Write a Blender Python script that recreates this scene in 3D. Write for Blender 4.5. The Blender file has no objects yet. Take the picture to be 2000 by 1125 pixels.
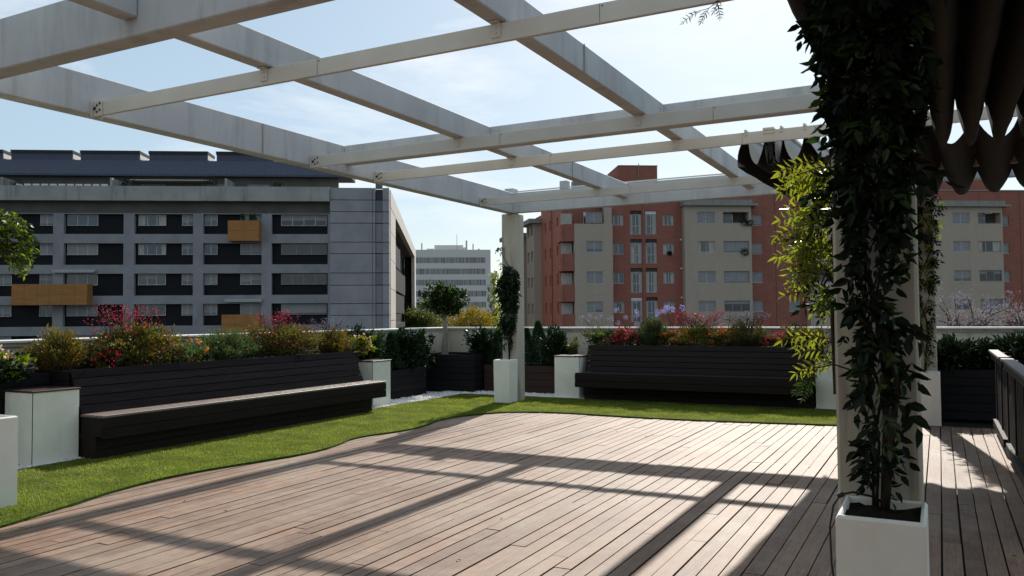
import bpy, math, random
import numpy as np
from mathutils import Vector, Matrix
random.seed(7)
rng = np.random.default_rng(11)
S = bpy.context.scene
COL = S.collection
rad = math.radians

# ------------------------------------------------------------------ camera
cam_d = bpy.data.cameras.new("camera")
cam = bpy.data.objects.new("camera", cam_d)
COL.objects.link(cam)
Rm = Matrix(((0.8859553, 0.0225120, 0.4632240),
             (0.4637064, -0.0263785, -0.8855961),
             (-0.0077174, 0.9993985, -0.0338091)))
cam.matrix_world = Matrix.Translation((0, 0, 1.6)) @ Rm.to_4x4()
cam_d.sensor_width = 36
cam_d.lens = 28.7
cam_d.clip_start = 0.05
cam_d.clip_end = 3000
S.camera = cam

# ------------------------------------------------------------------ light
SUN_EL = 34.66
SUN_AZ = 9.2      # degrees from +Y towards -X
w = bpy.data.worlds.new("World")
S.world = w
w.use_nodes = True
nt = w.node_tree
bg = nt.nodes["Background"]
sky = nt.nodes.new("ShaderNodeTexSky")
sky.sky_type = 'NISHITA'
sky.sun_disc = False
sky.sun_elevation = rad(SUN_EL)
sky.sun_rotation = rad(-SUN_AZ)
sky.air_density = 1.0
sky.dust_density = 0.9
sky.ozone_density = 1.0
# thin wispy cirrus clouds
tc = nt.nodes.new("ShaderNodeTexCoord")
mp = nt.nodes.new("ShaderNodeMapping")
mp.inputs["Scale"].default_value = (1.3, 2.2, 7.0)
mp.inputs["Rotation"].default_value = (0.25, 0.1, 0.5)
nz = nt.nodes.new("ShaderNodeTexNoise")
nz.inputs["Scale"].default_value = 1.7
nz.inputs["Detail"].default_value = 7
nz.inputs["Roughness"].default_value = 0.62
nz.inputs["Distortion"].default_value = 0.35
cr = nt.nodes.new("ShaderNodeValToRGB")
cr.color_ramp.elements[0].position = 0.47
cr.color_ramp.elements[0].color = (0, 0, 0, 1)
cr.color_ramp.elements[1].position = 0.78
cr.color_ramp.elements[1].color = (0.95, 0.95, 0.95, 1)
mx = nt.nodes.new("ShaderNodeMix")
mx.data_type = 'RGBA'
mx.inputs[7].default_value = (9.6, 9.9, 10.2, 1)
nt.links.new(tc.outputs["Generated"], mp.inputs["Vector"])
nt.links.new(mp.outputs["Vector"], nz.inputs["Vector"])
nt.links.new(nz.outputs["Fac"], cr.inputs["Fac"])
nt.links.new(cr.outputs["Color"], mx.inputs[0])
# thin even high veil over the whole sky
veil = nt.nodes.new("ShaderNodeMix")
veil.data_type = 'RGBA'
veil.inputs[0].default_value = 0.5
veil.inputs[7].default_value = (5.6, 7.4, 8.6, 1)
nt.links.new(sky.outputs["Color"], veil.inputs[6])
nt.links.new(veil.outputs[2], mx.inputs[6])
nt.links.new(mx.outputs[2], bg.inputs["Color"])
bg.inputs["Strength"].default_value = 0.088

sd = bpy.data.lights.new("sun", 'SUN')
sd.energy = 5.0
sd.angle = rad(0.55)
sd.color = (1.0, 0.935, 0.84)
sun = bpy.data.objects.new("sun", sd)
COL.objects.link(sun)
tosun = Vector((-math.sin(rad(SUN_AZ)) * math.cos(rad(SUN_EL)), math.cos(rad(SUN_AZ)) * math.cos(rad(SUN_EL)), math.sin(rad(SUN_EL))))
sun.rotation_euler = tosun.to_track_quat('Z', 'Y').to_euler()
sun.location = (0, 0, 30)

S.view_settings.view_transform = 'Standard'
S.view_settings.look = 'None'
S.view_settings.exposure = 0.27
S.view_settings.gamma = 1
S.view_settings.use_curve_mapping = False

# ------------------------------------------------------------------ materials
def nodes_of(name):
    m = bpy.data.materials.new(name)
    m.use_nodes = True
    t = m.node_tree
    return m, t, t.nodes["Principled BSDF"], t.nodes["Material Output"]

def mat(name, col, rough=0.7, spec=0.5, col2=None, scale=6.0, stretch=(1, 1, 1), contrast=(0.35, 0.65), bump=0.0, bscale=60.0,
        stain=None, stain_stretch=(1, 1, 0.15), stain_scale=2.5, metallic=0.0, island=0.0, detail=5.0):
    m, t, b, out = nodes_of(name)
    b.inputs["Roughness"].default_value = rough
    b.inputs["Specular IOR Level"].default_value = spec
    b.inputs["Metallic"].default_value = metallic
    N, L = t.nodes, t.links
    tc = N.new("ShaderNodeTexCoord")
    src = None
    if col2 is None:
        col2 = tuple(c * 0.8 for c in col)
    mp = N.new("ShaderNodeMapping"); mp.inputs["Scale"].default_value = stretch
    L.new(tc.outputs["Object"], mp.inputs["Vector"])
    nz = N.new("ShaderNodeTexNoise"); nz.inputs["Scale"].default_value = scale; nz.inputs["Detail"].default_value = detail
    L.new(mp.outputs["Vector"], nz.inputs["Vector"])
    r = N.new("ShaderNodeMapRange"); r.inputs[1].default_value = contrast[0]; r.inputs[2].default_value = contrast[1]
    L.new(nz.outputs["Fac"], r.inputs[0])
    x = N.new("ShaderNodeMix"); x.data_type = 'RGBA'
    x.inputs[6].default_value = (*col, 1); x.inputs[7].default_value = (*col2, 1)
    L.new(r.outputs[0], x.inputs[0])
    src = x.outputs[2]
    if stain is not None:
        mp2 = N.new("ShaderNodeMapping"); mp2.inputs["Scale"].default_value = stain_stretch
        L.new(tc.outputs["Object"], mp2.inputs["Vector"])
        n2 = N.new("ShaderNodeTexNoise"); n2.inputs["Scale"].default_value = stain_scale; n2.inputs["Detail"].default_value = 6; n2.inputs["Roughness"].default_value = 0.65
        L.new(mp2.outputs["Vector"], n2.inputs["Vector"])
        r2 = N.new("ShaderNodeMapRange"); r2.inputs[1].default_value = 0.52; r2.inputs[2].default_value = 0.75
        L.new(n2.outputs["Fac"], r2.inputs[0])
        x2 = N.new("ShaderNodeMix"); x2.data_type = 'RGBA'
        L.new(r2.outputs[0], x2.inputs[0]); L.new(src, x2.inputs[6]); x2.inputs[7].default_value = (*stain, 1)
        src = x2.outputs[2]
    if island > 0:
        g = N.new("ShaderNodeNewGeometry")
        r3 = N.new("ShaderNodeMapRange"); r3.inputs[3].default_value = 1 - island; r3.inputs[4].default_value = 1 + island
        L.new(g.outputs["Random Per Island"], r3.inputs[0])
        hs = N.new("ShaderNodeHueSaturation")
        L.new(r3.outputs[0], hs.inputs["Value"]); L.new(src, hs.inputs["Color"])
        src = hs.outputs["Color"]
    L.new(src, b.inputs["Base Color"])
    if bump > 0:
        n3 = N.new("ShaderNodeTexNoise"); n3.inputs["Scale"].default_value = bscale; n3.inputs["Detail"].default_value = 4
        L.new(mp.outputs["Vector"], n3.inputs["Vector"])
        bp = N.new("ShaderNodeBump"); bp.inputs["Strength"].default_value = bump; bp.inputs["Distance"].default_value = 0.01
        L.new(n3.outputs["Fac"], bp.inputs["Height"]); L.new(bp.outputs["Normal"], b.inputs["Normal"])
    return m

def leafmat(name, c1, c2, trans=0.35, rough=0.45, tcol=None, spec=0.4):
    m, t, b, out = nodes_of(name)
    N, L = t.nodes, t.links
    g = N.new("ShaderNodeNewGeometry")
    x = N.new("ShaderNodeMix"); x.data_type = 'RGBA'
    x.inputs[6].default_value = (*c1, 1); x.inputs[7].default_value = (*c2, 1)
    L.new(g.outputs["Random Per Island"], x.inputs[0])
    L.new(x.outputs[2], b.inputs["Base Color"])
    b.inputs["Roughness"].default_value = rough
    b.inputs["Specular IOR Level"].default_value = spec
    tr = N.new("ShaderNodeBsdfTranslucent")
    if tcol is None:
        hs = N.new("ShaderNodeHueSaturation"); hs.inputs["Value"].default_value = 1.6; hs.inputs["Saturation"].default_value = 1.1
        L.new(x.outputs[2], hs.inputs["Color"]); L.new(hs.outputs["Color"], tr.inputs["Color"])
    else:
        tr.inputs["Color"].default_value = (*tcol, 1)
    ms = N.new("ShaderNodeMixShader"); ms.inputs[0].default_value = trans
    L.new(b.outputs[0], ms.inputs[1]); L.new(tr.outputs[0], ms.inputs[2]); L.new(ms.outputs[0], out.inputs["Surface"])
    return m

def glassmat(name, col, rough=0.08):
    m, t, b, out = nodes_of(name)
    b.inputs["Base Color"].default_value = (*col, 1)
    b.inputs["Roughness"].default_value = rough
    b.inputs["Specular IOR Level"].default_value = 0.6
    return m

def deckmat():
    m, t, b, out = nodes_of("deck_wood")
    N, L = t.nodes, t.links
    tc = N.new("ShaderNodeTexCoord")
    g = N.new("ShaderNodeNewGeometry")
    # per board offset of the grain
    mul = N.new("ShaderNodeMath"); mul.operation = 'MULTIPLY'; mul.inputs[1].default_value = 37.0
    L.new(g.outputs["Random Per Island"], mul.inputs[0])
    cmb = N.new("ShaderNodeCombineXYZ"); L.new(mul.outputs[0], cmb.inputs[2])
    add = N.new("ShaderNodeVectorMath"); add.operation = 'ADD'
    L.new(tc.outputs["Object"], add.inputs[0]); L.new(cmb.outputs[0], add.inputs[1])
    mp = N.new("ShaderNodeMapping"); mp.inputs["Scale"].default_value = (22, 1.1, 1)
    L.new(add.outputs[0], mp.inputs["Vector"])
    wv = N.new("ShaderNodeTexNoise"); wv.inputs["Scale"].default_value = 3.0; wv.inputs["Detail"].default_value = 7; wv.inputs["Distortion"].default_value = 0.9
    L.new(mp.outputs["Vector"], wv.inputs["Vector"])
    cr = N.new("ShaderNodeValToRGB")
    e = cr.color_ramp.elements
    e[0].position = 0.28; e[0].color = (0.125, 0.062, 0.038, 1)
    e[1].position = 0.72; e[1].color = (0.275, 0.175, 0.115, 1)
    L.new(wv.outputs["Fac"], cr.inputs["Fac"])
    # per-board tone
    x = N.new("ShaderNodeMix"); x.data_type = 'RGBA'; x.blend_type = 'MULTIPLY'; x.inputs[0].default_value = 1
    cr2 = N.new("ShaderNodeValToRGB")
    e = cr2.color_ramp.elements
    e[0].position = 0; e[0].color = (0.66, 0.60, 0.56, 1)
    e[1].position = 1; e[1].color = (1.2, 1.17, 1.13, 1)
    L.new(g.outputs["Random Per Island"], cr2.inputs["Fac"])
    L.new(cr.outputs["Color"], x.inputs[6]); L.new(cr2.outputs["Color"], x.inputs[7])
    # weathered worn patches
    n2 = N.new("ShaderNodeTexNoise"); n2.inputs["Scale"].default_value = 0.9; n2.inputs["Detail"].default_value = 6; n2.inputs["Roughness"].default_value = 0.7
    L.new(tc.outputs["Object"], n2.inputs["Vector"])
    r2 = N.new("ShaderNodeMapRange"); r2.inputs[1].default_value = 0.42; r2.inputs[2].default_value = 0.72; r2.inputs[4].default_value = 0.65
    L.new(n2.outputs["Fac"], r2.inputs[0])
    x2 = N.new("ShaderNodeMix"); x2.data_type = 'RGBA'; x2.inputs[7].default_value = (0.345, 0.28, 0.215, 1)
    L.new(r2.outputs[0], x2.inputs[0]); L.new(x.outputs[2], x2.inputs[6])
    n3 = N.new("ShaderNodeTexNoise"); n3.inputs["Scale"].default_value = 9; n3.inputs["Detail"].default_value = 8; n3.inputs["Roughness"].default_value = 0.75
    L.new(tc.outputs["Object"], n3.inputs["Vector"])
    r3 = N.new("ShaderNodeMapRange"); r3.inputs[1].default_value = 0.3; r3.inputs[2].default_value = 0.7; r3.inputs[3].default_value = 0.8; r3.inputs[4].default_value = 1.15
    L.new(n3.outputs["Fac"], r3.inputs[0])
    hs = N.new("ShaderNodeHueSaturation"); L.new(r3.outputs[0], hs.inputs["Value"]); L.new(x2.outputs[2], hs.inputs["Color"])
    L.new(hs.outputs["Color"], b.inputs["Base Color"])
    rr = N.new("ShaderNodeMapRange"); rr.inputs[3].default_value = 0.56; rr.inputs[4].default_value = 0.74
    L.new(wv.outputs["Fac"], rr.inputs[0]); L.new(rr.outputs[0], b.inputs["Roughness"])
    b.inputs["Specular IOR Level"].default_value = 0.45
    mp3 = N.new("ShaderNodeMapping"); mp3.inputs["Scale"].default_value = (120, 3, 1)
    L.new(add.outputs[0], mp3.inputs["Vector"])
    n4 = N.new("ShaderNodeTexNoise"); n4.inputs["Scale"].default_value = 1.5; n4.inputs["Detail"].default_value = 3
    L.new(mp3.outputs["Vector"], n4.inputs["Vector"])
    bp = N.new("ShaderNodeBump"); bp.inputs["Strength"].default_value = 0.35; bp.inputs["Distance"].default_value = 0.004
    L.new(n4.outputs["Fac"], bp.inputs["Height"]); L.new(bp.outputs["Normal"], b.inputs["Normal"])
    return m

M = {}
M['deck'] = deckmat()
M['under'] = mat('deck_gap_darkness', (0.012, 0.01, 0.009))  # near black, stands in for the darkness between and below the boards
M['beam'] = mat('beam_concrete', (0.55, 0.565, 0.57), 0.8, 0.35, (0.46, 0.47, 0.475), 2.2, (1, 1, 1), (0.3, 0.7), 0.25, 40, stain=(0.36, 0.36, 0.355), stain_stretch=(3.5, 3.5, 0.5), stain_scale=1.3)
M['pillar'] = mat('pillar_concrete', (0.56, 0.52, 0.42), 0.85, 0.3, (0.42, 0.39, 0.32), 3.0, (1, 1, 0.35), (0.3, 0.7), 0.25, 40, stain=(0.24, 0.20, 0.15), stain_stretch=(4, 4, 0.5))
M['rail'] = mat('painted_steel', (0.58, 0.56, 0.50), 0.5, 0.5, (0.54, 0.51, 0.44), 3.0, (1, 1, 1))
M['bolt'] = mat('bolt_steel', (0.06, 0.055, 0.05), 0.5, metallic=0.5)
M['dwood'] = mat('dark_slat_wood', (0.012, 0.0115, 0.0135), 0.65, 0.2, (0.007, 0.0065, 0.0075), 2.5, (14, 1, 14), (0.3, 0.7), 0.2, 20, island=0.15)
M['back'] = mat('backrest_wood', (0.016, 0.015, 0.018), 0.95, 0.02, (0.009, 0.0085, 0.010), 2.5, (14, 1, 14), (0.3, 0.7), 0.2, 20, island=0.25)
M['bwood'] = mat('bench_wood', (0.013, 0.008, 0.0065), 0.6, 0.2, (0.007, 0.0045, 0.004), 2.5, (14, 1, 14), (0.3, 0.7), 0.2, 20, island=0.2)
M['btop'] = mat('seat_wood_painted_glare', (0.17, 0.13, 0.11), 0.45, 0.6, (0.10, 0.075, 0.062), 2.5, (14, 1, 14), (0.3, 0.7), 0.2, 20, island=0.2)  # bench wood made paler, the lit glare on the seat put into its colour
M['bwoodx'] = mat('bench_wood_cross', (0.014, 0.009, 0.008), 0.6, 0.2, (0.008, 0.005, 0.0045), 2.5, (1, 14, 14), (0.3, 0.7), 0.2, 20, island=0.2)
M['rwood'] = mat('reddish_plank_wood', (0.045, 0.017, 0.012), 0.6, 0.4, (0.024, 0.010, 0.008), 2.5, (1, 1, 12), (0.3, 0.7), 0.2, 20, island=0.2)
M['cab'] = mat('cabinet_render', (0.84, 0.86, 0.78), 0.75, 0.4, (0.77, 0.79, 0.71), 5, bump=0.15, bscale=150, stain=(0.74, 0.76, 0.69), stain_stretch=(4, 4, 1.0), stain_scale=1.6)
M['capwood'] = mat('weathered_lit_cap_wood', (0.09, 0.08, 0.075), 0.5, 0.5, (0.10, 0.085, 0.08), 3, (12, 1, 1))  # weathered, and paler than the railing to carry the light reflected on top
M['cabtop'] = mat('cabinet_lid_wood', (0.06, 0.032, 0.026), 0.4, 0.6, (0.035, 0.02, 0.018), 6, (1, 8, 1))
M['pot'] = mat('white_plastic', (0.88, 0.87, 0.80), 0.5, 0.4, (0.83, 0.81, 0.74), 3, stain=(0.79, 0.77, 0.69), stain_stretch=(3, 3, 1.2), stain_scale=2.2)
M['soil'] = mat('soil', (0.02, 0.014, 0.01), 0.95, 0.1, (0.01, 0.008, 0.006), 20, bump=0.6)
M['wall'] = mat('parapet_render', (0.66, 0.63, 0.52), 0.85, 0.3, (0.58, 0.55, 0.46), 2.0, bump=0.1, bscale=90, stain=(0.36, 0.34, 0.29), stain_stretch=(2, 2, 0.4))
M['coping'] = mat('coping_stone', (0.74, 0.73, 0.69), 0.7, 0.4, (0.64, 0.63, 0.60), 4)
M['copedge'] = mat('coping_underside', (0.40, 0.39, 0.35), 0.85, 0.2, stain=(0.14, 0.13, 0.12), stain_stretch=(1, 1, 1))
M['pebble'] = mat('white_pebble', (0.80, 0.80, 0.79), 0.7, 0.4, (0.70, 0.70, 0.69), 20, island=0.12)
M['turf'] = mat('turf_base', (0.06, 0.11, 0.01), 0.9, 0.1, (0.022, 0.045, 0.004), 30, bump=0.6, bscale=120)
M['blade'] = leafmat('turf_blade', (0.14, 0.17, 0.020), (0.30, 0.33, 0.065), 0.4, 0.5)
def patchy(m, lo=0.55, hi=1.2, scale=2.6):
    t = m.node_tree; N, L = t.nodes, t.links
    tc = N.new("ShaderNodeTexCoord"); nz = N.new("ShaderNodeTexNoise"); nz.inputs["Scale"].default_value = scale; nz.inputs["Detail"].default_value = 5; nz.inputs["Roughness"].default_value = 0.65
    L.new(tc.outputs["Object"], nz.inputs["Vector"])
    r = N.new("ShaderNodeMapRange"); r.inputs[1].default_value = 0.35; r.inputs[2].default_value = 0.65; r.inputs[3].default_value = lo; r.inputs[4].default_value = hi
    L.new(nz.outputs["Fac"], r.inputs[0])
    b = N["Principled BSDF"] if isinstance(N, dict) else N.get("Principled BSDF")
    src = b.inputs["Base Color"].links[0].from_socket
    hs = N.new("ShaderNodeHueSaturation"); L.new(r.outputs[0], hs.inputs["Value"]); L.new(src, hs.inputs["Color"])
    for l in list(src.links):
        if l.to_node != hs: L.new(hs.outputs["Color"], l.to_socket)
patchy(M['blade'])
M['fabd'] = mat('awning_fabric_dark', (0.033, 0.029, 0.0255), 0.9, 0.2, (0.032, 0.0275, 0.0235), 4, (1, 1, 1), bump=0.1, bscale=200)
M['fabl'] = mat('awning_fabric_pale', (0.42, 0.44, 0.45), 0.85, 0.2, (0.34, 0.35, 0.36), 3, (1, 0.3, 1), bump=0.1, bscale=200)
M['cable'] = mat('black_rubber', (0.012, 0.012, 0.012), 0.5)
M['stem'] = mat('bark', (0.11, 0.085, 0.06), 0.9, 0.2, (0.06, 0.045, 0.035), 14, (1, 1, 0.3), bump=0.5)
M['paleb'] = mat('pale_bark', (0.30, 0.28, 0.24), 0.9, 0.2, (0.20, 0.18, 0.15), 14, (1, 1, 0.4), bump=0.5)
M['vstem'] = mat('vine_stem', (0.05, 0.04, 0.025), 0.9, 0.2)
# leaves
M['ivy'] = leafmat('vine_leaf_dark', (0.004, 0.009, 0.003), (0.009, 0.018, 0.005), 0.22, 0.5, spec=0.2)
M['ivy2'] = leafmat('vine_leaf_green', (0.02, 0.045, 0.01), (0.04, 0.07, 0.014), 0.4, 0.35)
M['yel'] = leafmat('vine_leaf_yellow', (0.05, 0.075, 0.010), (0.16, 0.165, 0.018), 0.55, 0.35, tcol=(0.30, 0.34, 0.02), spec=0.5)
M['lime'] = leafmat('leaf_lime', (0.09, 0.14, 0.014), (0.15, 0.19, 0.022), 0.5, 0.45)
M['bush'] = leafmat('leaf_dark_green', (0.006, 0.016, 0.006), (0.016, 0.034, 0.010), 0.25, 0.45, spec=0.25)
M['con'] = leafmat('conifer_spray', (0.008, 0.027, 0.011), (0.018, 0.045, 0.016), 0.3, 0.6)
M['rose'] = leafmat('needle_green', (0.055, 0.10, 0.035), (0.10, 0.16, 0.05), 0.35, 0.6)
M['olive'] = leafmat('leaf_olive', (0.06, 0.075, 0.015), (0.13, 0.12, 0.025), 0.4, 0.55)
M['brown'] = leafmat('leaf_bronze', (0.10, 0.07, 0.012), (0.19, 0.14, 0.025), 0.45, 0.55)
M['rust'] = leafmat('leaf_rust', (0.11, 0.035, 0.015), (0.07, 0.08, 0.02), 0.45, 0.5)
M['red'] = leafmat('flower_red', (0.30, 0.012, 0.02), (0.45, 0.03, 0.05), 0.4, 0.6)
M['pink'] = leafmat('flower_pink', (0.40, 0.045, 0.10), (0.30, 0.03, 0.07), 0.45, 0.6)
M['orange'] = leafmat('flower_orange', (0.50, 0.09, 0.012), (0.42, 0.045, 0.015), 0.4, 0.6)
M['yellowf'] = leafmat('flower_yellow', (0.70, 0.40, 0.03), (0.65, 0.28, 0.02), 0.4, 0.6)
M['lilac'] = leafmat('flower_lilac', (0.22, 0.20, 0.46), (0.30, 0.27, 0.50), 0.4, 0.6)
M['cream'] = leafmat('flower_peach', (0.75, 0.48, 0.38), (0.8, 0.62, 0.5), 0.4, 0.6)
M['seed'] = leafmat('seed_head', (0.20, 0.16, 0.15), (0.30, 0.24, 0.22), 0.3, 0.8)
M['jac'] = leafmat('blossom_grey_lilac', (0.22, 0.20, 0.27), (0.15, 0.14, 0.12), 0.3, 0.8)
M['gold'] = leafmat('leaf_gold', (0.19, 0.14, 0.012), (0.28, 0.19, 0.02), 0.4, 0.6)
M['tree'] = leafmat('tree_leaf', (0.04, 0.065, 0.014), (0.075, 0.10, 0.02), 0.35, 0.6)
# buildings
M['gconc'] = mat('facade_concrete_grey', (0.265, 0.255, 0.265), 0.85, 0.3, (0.21, 0.205, 0.215), 0.5, bump=0.0, stain=(0.17, 0.165, 0.175), stain_stretch=(0.3, 0.3, 0.2), stain_scale=2)
M['gconc2'] = mat('facade_concrete_panel', (0.285, 0.275, 0.285), 0.8, 0.3, (0.235, 0.225, 0.235), 0.7)
M['gconc3'] = mat('attic_parapet_concrete', (0.34, 0.33, 0.31), 0.85, 0.3, (0.26, 0.255, 0.24), 0.5, stain=(0.11, 0.11, 0.11), stain_stretch=(1.2, 1.2, 0.12), stain_scale=0.9)
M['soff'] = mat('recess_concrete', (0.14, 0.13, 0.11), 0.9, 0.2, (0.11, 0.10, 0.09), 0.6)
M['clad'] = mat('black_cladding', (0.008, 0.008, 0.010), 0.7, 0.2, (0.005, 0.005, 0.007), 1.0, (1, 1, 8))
M['zinc'] = mat('zinc_roof', (0.075, 0.082, 0.115), 0.7, 0.3, (0.06, 0.066, 0.095), 1.0, (6, 6, 1))
M['louv'] = mat('louvre_black', (0.015, 0.016, 0.02), 0.5)
M['box'] = mat('timber_balcony', (0.34, 0.15, 0.042), 0.65, 0.3, (0.28, 0.12, 0.035), 0.7, (1, 1, 5), island=0.05)
M['wframe'] = mat('window_frame', (0.42, 0.42, 0.42), 0.5)
M['dframe'] = mat('window_frame_grey', (0.22, 0.23, 0.24), 0.5)
M['glass'] = glassmat('window_glass', (0.045, 0.06, 0.075))
M['glass2'] = glassmat('window_glass_dark', (0.015, 0.017, 0.02), 0.12)
M['blind'] = mat('roller_blind', (0.27, 0.265, 0.265), 0.8, 0.3, (0.22, 0.215, 0.215), 1.2, (1, 1, 14))
M['blindw'] = mat('roller_blind_white', (0.62, 0.62, 0.62), 0.8, 0.3, (0.54, 0.54, 0.54), 1.2, (1, 1, 14))
M['sunlit_wall'] = mat('panel_painted_sunlit', (0.55, 0.53, 0.48), 0.8, 0.3, (0.48, 0.46, 0.42), 0.5)  # panel concrete in a paler tone, sunlight painted into the colour
M['rbrick'] = mat('red_brick', (0.29, 0.112, 0.082), 0.9, 0.2, (0.245, 0.092, 0.067), 1.6, (1, 1, 3), (0.3, 0.7), stain=(0.215, 0.08, 0.06), stain_stretch=(1, 1, 0.25), stain_scale=0.8)
M['obrick'] = mat('orange_brick', (0.38, 0.15, 0.105), 0.9, 0.2, (0.31, 0.12, 0.085), 1.6, (1, 1, 3))
M['beige'] = mat('beige_brick', (0.39, 0.32, 0.255), 0.9, 0.2, (0.355, 0.29, 0.232), 1.6, (1, 1, 3), (0.3, 0.7), stain=(0.34, 0.28, 0.222), stain_stretch=(1, 1, 0.25), stain_scale=0.8)
M['slab'] = mat('concrete_slab', (0.25, 0.235, 0.20), 0.9, 0.2, (0.24, 0.24, 0.225), 1.0, stain=(0.15, 0.15, 0.14))
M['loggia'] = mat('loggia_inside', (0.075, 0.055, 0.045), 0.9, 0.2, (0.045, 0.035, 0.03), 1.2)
M['curtain'] = mat('curtain_cloth', (0.45, 0.42, 0.38), 0.9, 0.2, (0.30, 0.27, 0.24), 4, (5, 5, 0.4))
M['wwhite'] = mat('white_facade', (0.60, 0.585, 0.56), 0.8, 0.3, (0.55, 0.535, 0.51), 0.1)
M['fin'] = mat('facade_fin', (0.36, 0.355, 0.34), 0.7)
M['asph'] = mat('street_ground', (0.06, 0.06, 0.058), 0.95, 0.2, (0.045, 0.05, 0.04), 0.05)
M['white'] = mat('white_enamel_and_sunlit_side', (0.68, 0.68, 0.66), 0.5)

# ------------------------------------------------------------------ mesh helpers
class MB:
    def __init__(s):
        s.v = []; s.f = []; s.m = []; s.cm = 0; s.smooth = False
    def add(s, vs, fs):
        o = len(s.v)
        s.v.extend([tuple(map(float, p)) for p in vs])
        for f in fs:
            s.f.append(tuple(i + o for i in f)); s.m.append(s.cm)
        return s
    def quad(s, a, b, c, d): return s.add([a, b, c, d], [(0, 1, 2, 3)])
    def frame(s, o, U, N_, u0, u1, n0, n1, z0, z1):
        P = [(o + U * u + N_ * n + Vector((0, 0, z))) for z in (z0, z1) for (u, n) in ((u0, n0), (u1, n0), (u1, n1), (u0, n1))]
        return s.add(P, [(3, 2, 1, 0), (4, 5, 6, 7), (0, 1, 5, 4), (1, 2, 6, 5), (2, 3, 7, 6), (3, 0, 4, 7)])
    def box(s, x0, x1, y0, y1, z0, z1, bev=0.0):
        if bev <= 0:
            return s.frame(Vector((0, 0, 0)), Vector((1, 0, 0)), Vector((0, 1, 0)), x0, x1, y0, y1, z0, z1)
        b = bev
        vs = []
        for (x, sx) in ((x0, 1), (x1, -1)):
            for (y, sy) in ((y0, 1), (y1, -1)):
                for (z, sz) in ((z0, 1), (z1, -1)):
                    vs += [(x, y + sy * b, z + sz * b), (x + sx * b, y, z + sz * b), (x + sx * b, y + sy * b, z)]
        def i(a, c, d, k): return (a * 4 + c * 2 + d) * 3 + k
        fs = []
        for a in (0, 1):
            q = [i(a, 0, 0, 0), i(a, 1, 0, 0), i(a, 1, 1, 0), i(a, 0, 1, 0)]; fs.append(q if a else q[::-1])
            q = [i(0, a, 0, 1), i(1, a, 0, 1), i(1, a, 1, 1), i(0, a, 1, 1)]; fs.append(q[::-1] if a else q)
            q = [i(0, 0, a, 2), i(1, 0, a, 2), i(1, 1, a, 2), i(0, 1, a, 2)]; fs.append(q if a else q[::-1])
        for a in (0, 1):
            for c in (0, 1):
                fs.append([i(a, c, 0, 0), i(a, c, 1, 0), i(a, c, 1, 1), i(a, c, 0, 1)])
                fs.append([i(a, 0, c, 0), i(a, 1, c, 0), i(a, 1, c, 2), i(a, 0, c, 2)])
                fs.append([i(0, a, c, 1), i(1, a, c, 1), i(1, a, c, 2), i(0, a, c, 2)])
        for a in (0, 1):
            for c in (0, 1):
                for d in (0, 1):
                    fs.append([i(a, c, d, 0), i(a, c, d, 1), i(a, c, d, 2)])
        return s.add(vs, fs)
    def tube(s, pts, r, k=6):
        pts = [Vector(p) for p in pts]
        rs = r if isinstance(r, (list, tuple)) else [r] * len(pts)
        vs = []
        for j, p in enumerate(pts):
            d = (pts[min(j + 1, len(pts) - 1)] - pts[max(j - 1, 0)])
            if d.length < 1e-9: d = Vector((0, 0, 1))
            d.normalize()
            a = d.cross(Vector((0.13, 0.31, 0.94)));
            if a.length < 1e-3: a = d.cross(Vector((1, 0, 0)))
            a.normalize(); b = d.cross(a)
            for q in range(k):
                t = 2 * math.pi * q / k
                vs.append(p + (a * math.cos(t) + b * math.sin(t)) * rs[j])
        fs = []
        for j in range(len(pts) - 1):
            for q in range(k):
                fs.append((j * k + q, j * k + (q + 1) % k, (j + 1) * k + (q + 1) % k, (j + 1) * k + q))
        fs.append(tuple(range(k))[::-1]); fs.append(tuple((len(pts) - 1) * k + q for q in range(k)))
        return s.add(vs, fs)
    def disc(s, c, axis, r, t, k=12):
        c = Vector(c); a = Vector(axis).normalized()
        return s.tube([c, c + a * t], r, k)
    def build(s, name, mats, parent=None, smooth=False):
        me = bpy.data.meshes.new(name)
        off = origin_of(parent)
        me.from_pydata([(v[0] - off[0], v[1] - off[1], v[2] - off[2]) for v in s.v], [], s.f)
        if not isinstance(mats, (list, tuple)): mats = [mats]
        for k in mats: me.materials.append(M[k] if isinstance(k, str) else k)
        if len(mats) > 1: me.polygons.foreach_set('material_index', s.m)
        if smooth: me.polygons.foreach_set('use_smooth', [True] * len(me.polygons))
        me.update()
        o = bpy.data.objects.new(name, me); COL.objects.link(o)
        if parent is not None: o.parent = parent
        return o

def origin_of(p):
    o = Vector((0, 0, 0))
    while p is not None:
        o += p.location; p = p.parent
    return o

def thing(name, label, cat, loc=(0, 0, 0), group=None, kind=None):
    o = bpy.data.objects.new(name, None); COL.objects.link(o)
    o.location = loc; o.empty_display_size = 0.1
    o['label'] = label; o['category'] = cat
    if group: o['group'] = group
    return o

def tag(o, label=None, cat=None, group=None, kind=None):
    if label: o['label'] = label
    if cat: o['category'] = cat
    if group: o['group'] = group
    if kind: o['kind'] = kind
    return o

def grp(name, label, cat, loc, group=None): return thing(name, label, cat, loc, group)

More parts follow.
